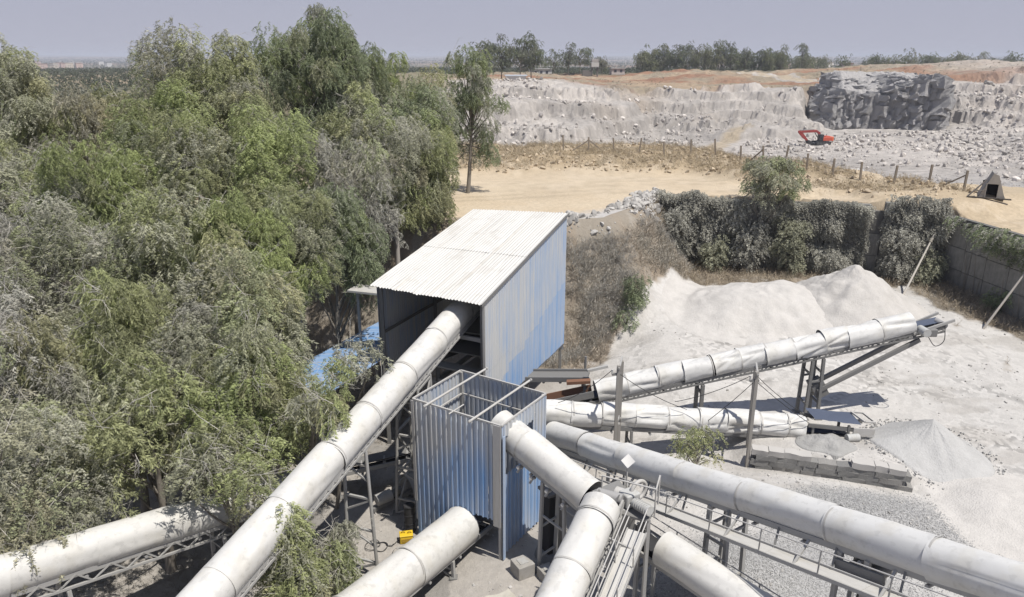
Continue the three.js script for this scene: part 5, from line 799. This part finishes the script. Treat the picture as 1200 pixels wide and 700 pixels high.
creeper(21.25, -41.95, 24.4, -41.05, 6.3, 250, 'ash', 'thick dusty creeper on the short wall before the corner', 402, 1.2, (f, v) => 0.3 + 0.9 * sstep(0.2, 0.7, vn(f * 6, v * 5)));
creeper(24.55, -40.75, 25.75, -33.1, 5.35, 190, 'dark', 'green creeper trailing over the top of the bare wall', 403, 1.2, (f, v) => clamp((v - lerp(1.0, 0.55, f)) * 3.0 + 0.02 + 0.5 * (vn(f * 9, v * 6) - 0.5)));
// dry brush on the bank, tufts along the fence and weeds: nobody could count them
function scatter(name, label, category, n, seed, geo, mat, place) { const R = rng(seed), l = []; for (let i = 0; i < n; i++) { const q = place(R, i); if (q) l.push(q); } const root = new THREE.Group(); root.position.set(0, 0, 0); const im = copies(name, geo, mat, l, { position: V(0, 0, 0) }, scene); tag(im, label, category, undefined, 'stuff'); return im; }
const brush = (c, R, x, z, s) => { const v = 0.65 + 0.7 * R(); return [x, groundH(x, z) - 0.03, z, R() * 6.283, (R() - 0.5) * 0.7, s * (0.6 + 0.8 * R()), c[0] * v, c[1] * v, c[2] * v]; };
const THORN = merge([0, 1, 2].map((i) => bareTwig(60 + i).rotateZ(0.9 + i * 0.2).rotateY(i * 2.1)));
scatter('dry_brush', 'dry brown brush covering the bank above the yard', 'brush', 17000, 501, DRY, twigM, (R) => { const x = lerp(1.5, 10, R()), z = lerp(-45, -31.5, R()), [d] = rimDist(x, z); if (d > -0.9 || inBank(x, z) + (fbm(x * 0.9, z * 0.9, 4) - 0.5) * 2.4 < 0.15) return null; const k = fbm(x * 0.8, z * 0.8, 3); if (R() > 0.25 + 1.4 * sstep(0.3, 0.6, k)) return null; return brush(k > 0.52 ? [0.32, 0.295, 0.25] : R() < 0.3 ? [0.44, 0.39, 0.32] : [0.36, 0.31, 0.25], R, x, z, 0.75); });
scatter('thorn_scrub', 'grey leafless thorn scrub tangled on the bank', 'brush', 3400, 502, THORN, twigM, (R) => { const x = lerp(1.5, 10, R()), z = lerp(-45, -31.5, R()), [d] = rimDist(x, z); if (d > -0.9 || inBank(x, z) < 0.6 || vn(x * 0.7, z * 0.7 + 4) < 0.4) return null; return brush([0.37, 0.355, 0.325], R, x, z, 0.8); });
scatter('verge_grass', 'dry grass verge along the foot of the retaining walls', 'grass', 26000, 503, DRY, twigM, (R) => { const x = lerp(8, 26, R()), z = lerp(-45, -30, R()), [d] = rimDist(x, z), ib = inBank(x, z) + (fbm(x * 0.9, z * 0.9, 4) - 0.5) * 2.4; if (d > -0.1 || ib < 0.1 || R() > 0.25 + vn(x * 1.1, z * 1.1)) return null; return brush(R() < 0.4 ? [0.36, 0.30, 0.22] : [0.26, 0.22, 0.165], R, x, z, 0.6); });
scatter('fence_scrub', 'tan dry scrub and clods along the fence', 'brush', 26000, 504, DRY, twigM, (R) => { const x = lerp(-13, 28, R()), z = lerp(-70, -44, R()); if (scrub(x, z) < 0.45 || vn(x * 0.9, z * 0.9) < 0.25 || rimDist(x, z)[0] < 1) return null; return brush(R() < 0.5 ? [0.40, 0.325, 0.215] : [0.28, 0.235, 0.165], R, x, z, 0.62); });
scatter('far_scrub', 'sparse green-brown scrub on the bench beyond the quarry', 'brush', 900, 505, BROAD, leafM, (R) => { const x = lerp(-50, 190, R()), z = lerp(-335, -238, R()); if (vn(x * 0.05, z * 0.05) < 0.5) return null; const q = brush([0.20, 0.185, 0.12], R, x, z, 2.2); q[1] += 0.4; return q; });
scatter('weeds', 'low green weeds on the dust under the feed conveyor', 'weeds', 420, 506, SPRIGS[0], leafM, (R) => { const a = R() * 6.28, q = Math.sqrt(R()); const x = -4.15 + Math.cos(a) * q * 0.75, z = -17.6 + Math.sin(a) * q * 0.5; const l = brush([0.12, 0.15, 0.055], R, x, z, 0.45); l[1] += 0.12; return l; });
scatter('leaf_litter', 'brown leaf litter and twigs on the ground under the grove', 'litter', 9000, 507, DRY, twigM, (R) => { const x = lerp(-22, -4.2, R()), z = lerp(-34, -12, R()); if (x > -6 && z > -22 && R() > 0.25) return null; const q = brush([0.20, 0.18, 0.15], R, x, z, 0.5); q[4] = 1.3; return q; });
// ---------------------------------------------------------------- stones
const ROCKS = [rock(1), rock(2), rock(3)], rockM = M(1, 1, 1, 0.93);
const stoneAt = (R, x, z, s, c, sink = 0.3) => { const v = 0.7 + 0.55 * R(); return [x, groundH(x, z) + s * (0.55 - sink), z, R() * 6.28, R() * 3, s, c[0] * v, c[1] * v, c[2] * v, R() * 3]; };
scatter('rubble', 'bank of broken pale stone at the edge of the sandy road', 'rubble', 4200, 601, ROCKS[0], rockM, (R) => { const x = lerp(1.8, 9.2, R()), z = lerp(-47, -36.2, R()), [d] = rimDist(x, z); const band = sstep(-0.9, -0.2, d) * sstep(1.5, 0.4, d) * sstep(0.25, 0.55, vn(x * 0.8, z * 0.8)); if (R() > band) return null; return stoneAt(R, x, z, 0.05 + 0.24 * R() ** 3, [0.37, 0.355, 0.335], 0.25); });
scatter('gravel', 'loose grey chippings under the long conveyor', 'gravel', 110000, 602, ROCKS[1], rockM, (R) => { const x = lerp(2.4, 15, R()), z = lerp(-23, -11.5, R()); if (R() > gravelField(x, z) * 1.1 + 0.03) return null; return stoneAt(R, x, z, 0.011 + 0.018 * R(), [0.37, 0.367, 0.362]); });
scatter('yard_pebbles', 'scattered small stones and crumbs on the dusty yard', 'pebbles', 5000, 603, ROCKS[2], rockM, (R) => { const x = lerp(-5, 24, R()), z = lerp(-40, -12, R()), [d] = rimDist(x, z); if (d > -1 || vn(x * 0.6, z * 0.6) < 0.5) return null; return stoneAt(R, x, z, 0.02 + 0.05 * R() ** 3, [0.38, 0.365, 0.345]); });
scatter('quarry_rubble', 'broken grey rock covering the quarry slopes and floor', 'rubble', 60000, 604, ROCKS[0], rockM, (R) => { const x = lerp(-14, 190, R()), z = lerp(-244, -78, Math.pow(R(), 0.75)); const k = vn(x * 0.06 + 2, z * 0.08), k2 = vn(x * 0.3, z * 0.3); const slope = sstep(-150, -175, z), right = sstep(82, 100, x); if (lipZ(x) - z < 14 || (x > 86 && x < 126 && z < -208)) return null; if (R() > (slope * 0.8 + right * 0.7) * sstep(0.35, 0.6, k) + 0.2 * sstep(0.62, 0.75, k) + 0.06) return null; if (lineDist([[61, -203], [52, -190], [43, -168], [36, -149], [30, -138]], x, z) < 5) return null; const c = mix3([0.37, 0.345, 0.32], [0.53, 0.49, 0.45], k2); return stoneAt(R, x, z, 0.11 + 0.7 * Math.pow(R(), 8), c, 0.15); });
scatter('pile_stones', 'coarse stones rolled to the foot of the fresh cone', 'stones', 900, 606, ROCKS[2], rockM, (R) => { const a = R() * 6.283, q = 1.75 + 0.75 * R() ** 1.5; return stoneAt(R, 15 + Math.cos(a) * q, -23.85 + Math.sin(a) * q, 0.02 + 0.05 * R() ** 2, [0.36, 0.355, 0.345], -0.1); });
scatter('fence_clods', 'pale clods and stones along the sandy verge', 'stones', 6000, 605, ROCKS[1], rockM, (R) => { const x = lerp(-13, 28, R()), z = lerp(-68, -43, R()); if (scrub(x, z) < 0.25 || rimDist(x, z)[0] < 0.8) return null; return stoneAt(R, x, z, 0.05 + 0.20 * R() ** 3, [0.42, 0.345, 0.25]); });
{ // larger pale boulders dumped below the fence, each one a thing
  const R = rng(71), bm = [M(0.44, 0.43, 0.415, 0.92), M(0.38, 0.372, 0.36, 0.92), M(0.47, 0.455, 0.435, 0.92)];
  for (let i = 0; i < 30; i++) { const x = 52.5 + 10 * R() + (i % 3), z = -137.5 + 7 * R(), s = 0.8 + 1.1 * R() ** 1.5, y = groundH(x, z); solo('boulder', rock(700 + i, 1).scale(s * 1.15, s * 0.8, s).rotateY(R() * 6).translate(x, y + s * 0.35, z), bm[i % 3], V(x, y, z), 'pale boulder in the dumped heap on the quarry floor', 'boulder', 'boulders dumped on the quarry floor'); }
}
// ---------------------------------------------------------------- the block of rock left standing at the right of the quarry
{
  const front = [[90.5, -222], [97, -221.5], [104, -219.5], [112, -215], [119.6, -209.8]], J = rng(4242), l = [];
  const t = thing('rock_outcrop', 'big grey block of uncut rock with a sheer dark face in the quarry', 'outcrop', V(108, -6, -222));
  const mats = [0.44, 0.48, 0.41].map((k) => M(k, k * 0.975, k * 0.965, 0.94, 0, { map: grain, bumpMap: grainBump, bumpScale: 0.3 })), sets = [[], [], []];
  const at = (s) => { const k = s * (front.length - 1), i = Math.min(front.length - 2, Math.floor(k)), f = k - i; return [lerp(front[i][0], front[i + 1][0], f), lerp(front[i][1], front[i + 1][1], f)]; };
  const crestAt = (s) => lerp(-4, 2.4, sstep(0, 0.22, s)) + 5.2 * sstep(0.35, 0.95, s) + 1.6 * (vn(s * 9, 4) - 0.5);
  for (let d = 0; d < 8; d++) for (let c = 0; c < 18; c++) {
    const s = (c + 0.5) / 18, [fx, fz] = at(s), x = fx + d * 0.6, z = fz - d * 2.4 - 1.2;
    const crest = crestAt(s), top = Math.min(8.2, crest + d * lerp(1.25, 0.2, s)) + (J() - 0.5) * 0.9; let y = -8.5;
    while (y < top) { // courses split by natural joints
      const h = Math.min(1.1 + 1.9 * J(), top - y + 0.3), w = 2.2 + 2.4 * J(), dp = 2.8 + 1.6 * J(), ox = (J() - 0.5) * 1.8, g = new THREE.BoxGeometry(w, h + 0.25, dp, 2, 2, 2), p = g.attributes.position, o = J() * 70, off = d === 0 ? (J() - 0.5) * 1.6 - 0.12 * (y + 8) : 0;
      for (let i = 0; i < p.count; i++) { const a = p.getX(i), b = p.getY(i), e = p.getZ(i); p.setXYZ(i, a + 1.0 * (vn(b * 1.1 + o, e * 1.1 + a) - 0.5), b + 0.8 * (vn(a * 1.1 + o, e * 1.1) - 0.5), e + 1.1 * (vn(a * 1.3 + o, b * 1.3 + e) - 0.5)); }
      const q = g.toNonIndexed(); q.rotateX((J() - 0.5) * 0.3).rotateZ((J() - 0.5) * 0.3 - 0.15).rotateY(0.45 + (J() - 0.5) * 0.4); q.computeVertexNormals();
      sets[(J() * 3) | 0].push(q.translate(x + ox, y + h / 2, z + off)); y += h;
    }
  }
  { // broken slope of loose stone lying on the block, rising towards the rim
    const pos = [], uv = [], idx = [], nx = 60, nd = 30; for (let j = 0; j <= nd; j++) for (let i = 0; i <= nx; i++) { const s = lerp(0.02, 0.86, i / nx), d = 8.6 * j / nd, [fx, fz] = at(s), x = fx + d * 0.6, z = fz - d * 2.4 - 0.6, y = Math.min(8.4, crestAt(s) + d * lerp(1.3, 0.25, s)) + 0.9 * sstep(0, 1.2, d) + 1.5 * (fbm(x * 0.4, z * 0.4, 3) - 0.5) + 0.8 * (vn(x * 1.3, z * 1.3) - 0.5) - 1.2 * sstep(0.5, 0, d) - 1.4 * sstep(0.78, 0.86, s); pos.push(x, y, z); uv.push(x / 7, z / 7); }
    for (let j = 0; j < nd; j++) for (let i = 0; i < nx; i++) { const k = j * (nx + 1) + i; idx.push(k, k + 1, k + nx + 2, k, k + nx + 2, k + nx + 1); }
    let g = new THREE.BufferGeometry(); g.setAttribute('position', new THREE.Float32BufferAttribute(pos, 3)); g.setAttribute('uv', new THREE.Float32BufferAttribute(uv, 2)); g.setIndex(idx); g = g.toNonIndexed(); g.computeVertexNormals(); part('rubble_cap', g, M(0.40, 0.385, 0.375, 0.95, 0, { map: grain, bumpMap: grainBump, bumpScale: 0.2 }), t);
  }
  sets.forEach((g, i) => { part('rock_mass', merge(g), mats[i], t); });
}
// ---------------------------------------------------------------- trees and buildings beyond the quarry
{
  const R = rng(81), far = (x, z, h, r, tint, label, group, name = 'far_tree', o = {}) => tree({ x, z, cy: groundH(x, z) + h * 0.56, rx: r, ry: h * 0.46, tint, label, group, name, seed: (R() * 9999) | 0, clumps: o.clumps ?? 22, clump: o.clump ?? 1.1, sprigs: o.sprigs ?? 16, size: o.size ?? 3.2, bare: 0, trunk: 0.2, geo: BROAD, tone: 0.6 });
  for (let i = 0; i < 34; i++) { const f = i / 33, x = lerp(56, 121, f) + (R() - 0.5) * 2; far(x, -338 - R() * 16, 9.5 + 3.5 * R() + (f > 0.3 && f < 0.6 ? 1.5 : 0), 2.0 + R() * 0.9, R() < 0.4 ? 'olive' : 'dark', 'tree in the straight green row beyond the quarry rim', 'row of trees beyond the quarry rim'); }
  [[-9, -262, 13, 3.6], [-3.5, -266, 14, 4.0], [3, -258, 14.5, 4.4], [6.5, -262, 13, 4.2]].forEach(([x, z, h, r], i) => far(x, z, h, r, 'dark', ['leftmost dark tree of the clump behind the slim tree', 'dark tree second from left in the clump by the white roof', 'round dark tree behind the white roof', 'rightmost round tree of the clump beside the quarry rim'][i], 'clump of trees by the white roof', 'far_tree', { clumps: 40, sprigs: 20 }));
  far(22.5, -312, 13, 1.6, 'dark', 'thin pointed tree left of the water tower', undefined, 'far_tree'); far(27.5, -318, 11, 3.2, 'dark', 'rounded tree touching the water tower', undefined, 'far_tree'); far(41, -420, 12, 2.2, 'dark', 'tiny lone tree right of the water tower on the skyline', undefined, 'far_tree'); far(17, -316, 9, 3.6, 'dark', 'low spreading tree left of the thin pointed one', undefined, 'far_tree');
  far(127, -342, 12.5, 2.1, 'dark', 'lone tall tree just right of the straight tree row', undefined, 'far_tree'); far(38, -330, 7, 3.2, 'grey', 'low greyish tree behind the small white hut', undefined, 'far_tree');
  for (let i = 0; i < 60; i++) { const f = R(), x = lerp(125, 330, f); far(x, -360 - R() * 130, 7 + 4 * R(), 3 + R() * 2, R() < 0.5 ? 'dark' : 'olive', 'tree in the hazy wood on the right skyline', 'hazy wood on the right skyline', 'far_tree', { clumps: 16, sprigs: 12, size: 4, clump: 1.5 }); }
  // woods on the plain, too far to count
  const wood = (name, label, n, seed, place) => scatter(name, label, 'woodland', n, seed, BROAD, leafM, (q) => { const [x, z, s] = place(q), v = 0.7 + 0.6 * q(); return [x, groundH(x, z) + s * 0.2 * q(), z, q() * 6.28, (q() - 0.5), s * (0.7 + 0.6 * q()), 0.072 * v, 0.088 * v, 0.045 * v]; });
  wood('far_woodland', 'hazy tree belts on the distant plain', 42000, 901, (q) => { const d = 420 + 5200 * Math.pow(q(), 1.5); let a = (q() - 0.5) * 1.6; const x = Math.sin(a) * d, z = -Math.cos(a) * d; const k = vn(x * 0.0035, z * 0.011 + 3); return [x, z, k > 0.42 ? 9 + 0.005 * d : 3]; });
  wood('near_woodland', 'green scrub belt behind the rim bench', 5000, 902, (q) => { const x = lerp(-120, 210, q()), z = -345 - q() * 110; return [x, z, 5 + 4 * q()]; });
  wood('left_woodland', 'olive woods on the low ground behind the grove at left', 9000, 903, (q) => { const d = 75 + 380 * q(), a = -0.16 - 0.62 * q(); return [Math.sin(a) * d, -Math.cos(a) * d, 4 + 3 * q()]; });
  // buildings
  const house = (name, label, x, z, w, d, h, ry, cw, cr, group, detail) => { const y = groundH(x, z), t = thing(name, label, 'building', V(x, y, z), group), pl = (g) => g.rotateY(ry).translate(x, y, z); part('wall', pl(new THREE.BoxGeometry(w, h, d).translate(0, h / 2 - 0.3, 0)), cw, t); part('roof', pl(new THREE.BoxGeometry(w + 0.8, 0.3, d + 0.8).translate(0, h - 0.15, 0)), cr, t); if (detail) for (let i = 0; i < detail; i++) part('window', pl(new THREE.BoxGeometry(1.0, 1.0, 0.1).translate((i - (detail - 1) / 2) * 2.4, h * 0.5, d / 2 + 0.02)), M(0.05, 0.055, 0.07, 0.4), t); };
  const white = M(0.62, 0.61, 0.59, 0.8), cream = M(0.55, 0.49, 0.41, 0.85), pink = M(0.52, 0.40, 0.35, 0.85), greyR = M(0.38, 0.37, 0.36, 0.85), redR = M(0.30, 0.14, 0.09, 0.85), bluish = M(0.55, 0.60, 0.66, 0.6);
  house('long_shed', 'long white-roofed shed on the quarry rim left of the trees', 1.2, -246, 6.2, 4, 1.9, 0.05, white, bluish, undefined, 0);
  house('roadside_hut', 'small white hut with a grey roof behind the rim', 43.5, -322, 5.5, 4, 2.4, 0.1, M(0.5, 0.45, 0.42, 0.85), greyR, undefined, 2);
  house('block_house', 'low white block behind the trees left of the pointed tree', 12, -330, 9, 6, 3, 0.1, white, greyR, undefined, 3);
  { const x = 33.3, z = -314, y = groundH(x, z), t = thing('water_tower', 'square grey water tower on legs beyond the quarry', 'tower', V(x, y, z)), g = M(0.48, 0.47, 0.45, 0.9), d = M(0.16, 0.15, 0.14, 0.9); for (const a of [-1.1, 1.1]) for (const b of [-1.1, 1.1]) part('leg', new THREE.BoxGeometry(0.4, 3.6, 0.4).translate(x + a, y + 1.7, z + b), d, t); part('tank', new RoundedBoxGeometry(3.0, 1.7, 3.0, 2, 0.1).translate(x, y + 4.4, z), g, t); part('platform', new THREE.BoxGeometry(3.4, 0.25, 3.4).translate(x, y + 3.5, z), d, t); part('upper_tank', new RoundedBoxGeometry(2.7, 1.2, 2.7, 2, 0.1).translate(x, y + 6.0, z), M(0.36, 0.34, 0.33, 0.9), t); part('side_room', new THREE.BoxGeometry(3.4, 2.4, 2.4).translate(x - 3.2, y + 1.1, z), d, t); }
  const V2 = []; for (let i = 0; i < 15; i++) { const z = -(1150 + 750 * R()); V2.push([z * (0.50 + 0.12 * R()), z]); }
  V2.forEach(([x, z], i) => house('village_house', 'small pale house in the hazy village above the trees at left', x, z, 9 + 8 * R(), 7, 6 + 4 * R(), R() * 1.5, [white, cream, pink][i % 3], [greyR, redR, white][(i * 2) % 3], 'houses of the far village at left', 2));
  const V3 = [[205, -620], [222, -640], [236, -610], [262, -650], [300, -700], [330, -690], [395, -800], [430, -790], [520, -900]];
  V3.forEach(([x, z], i) => house('village_house', 'small pale house in the hazy wood on the right skyline', x, z, 9 + 5 * R(), 7, 6 + 4 * R(), R() * 1.5, [white, pink, cream][i % 3], [greyR, white, redR][(i * 2) % 3], 'houses of the far village at right', 2));
}
console.log('plants done');
renderer.render(scene, camera);
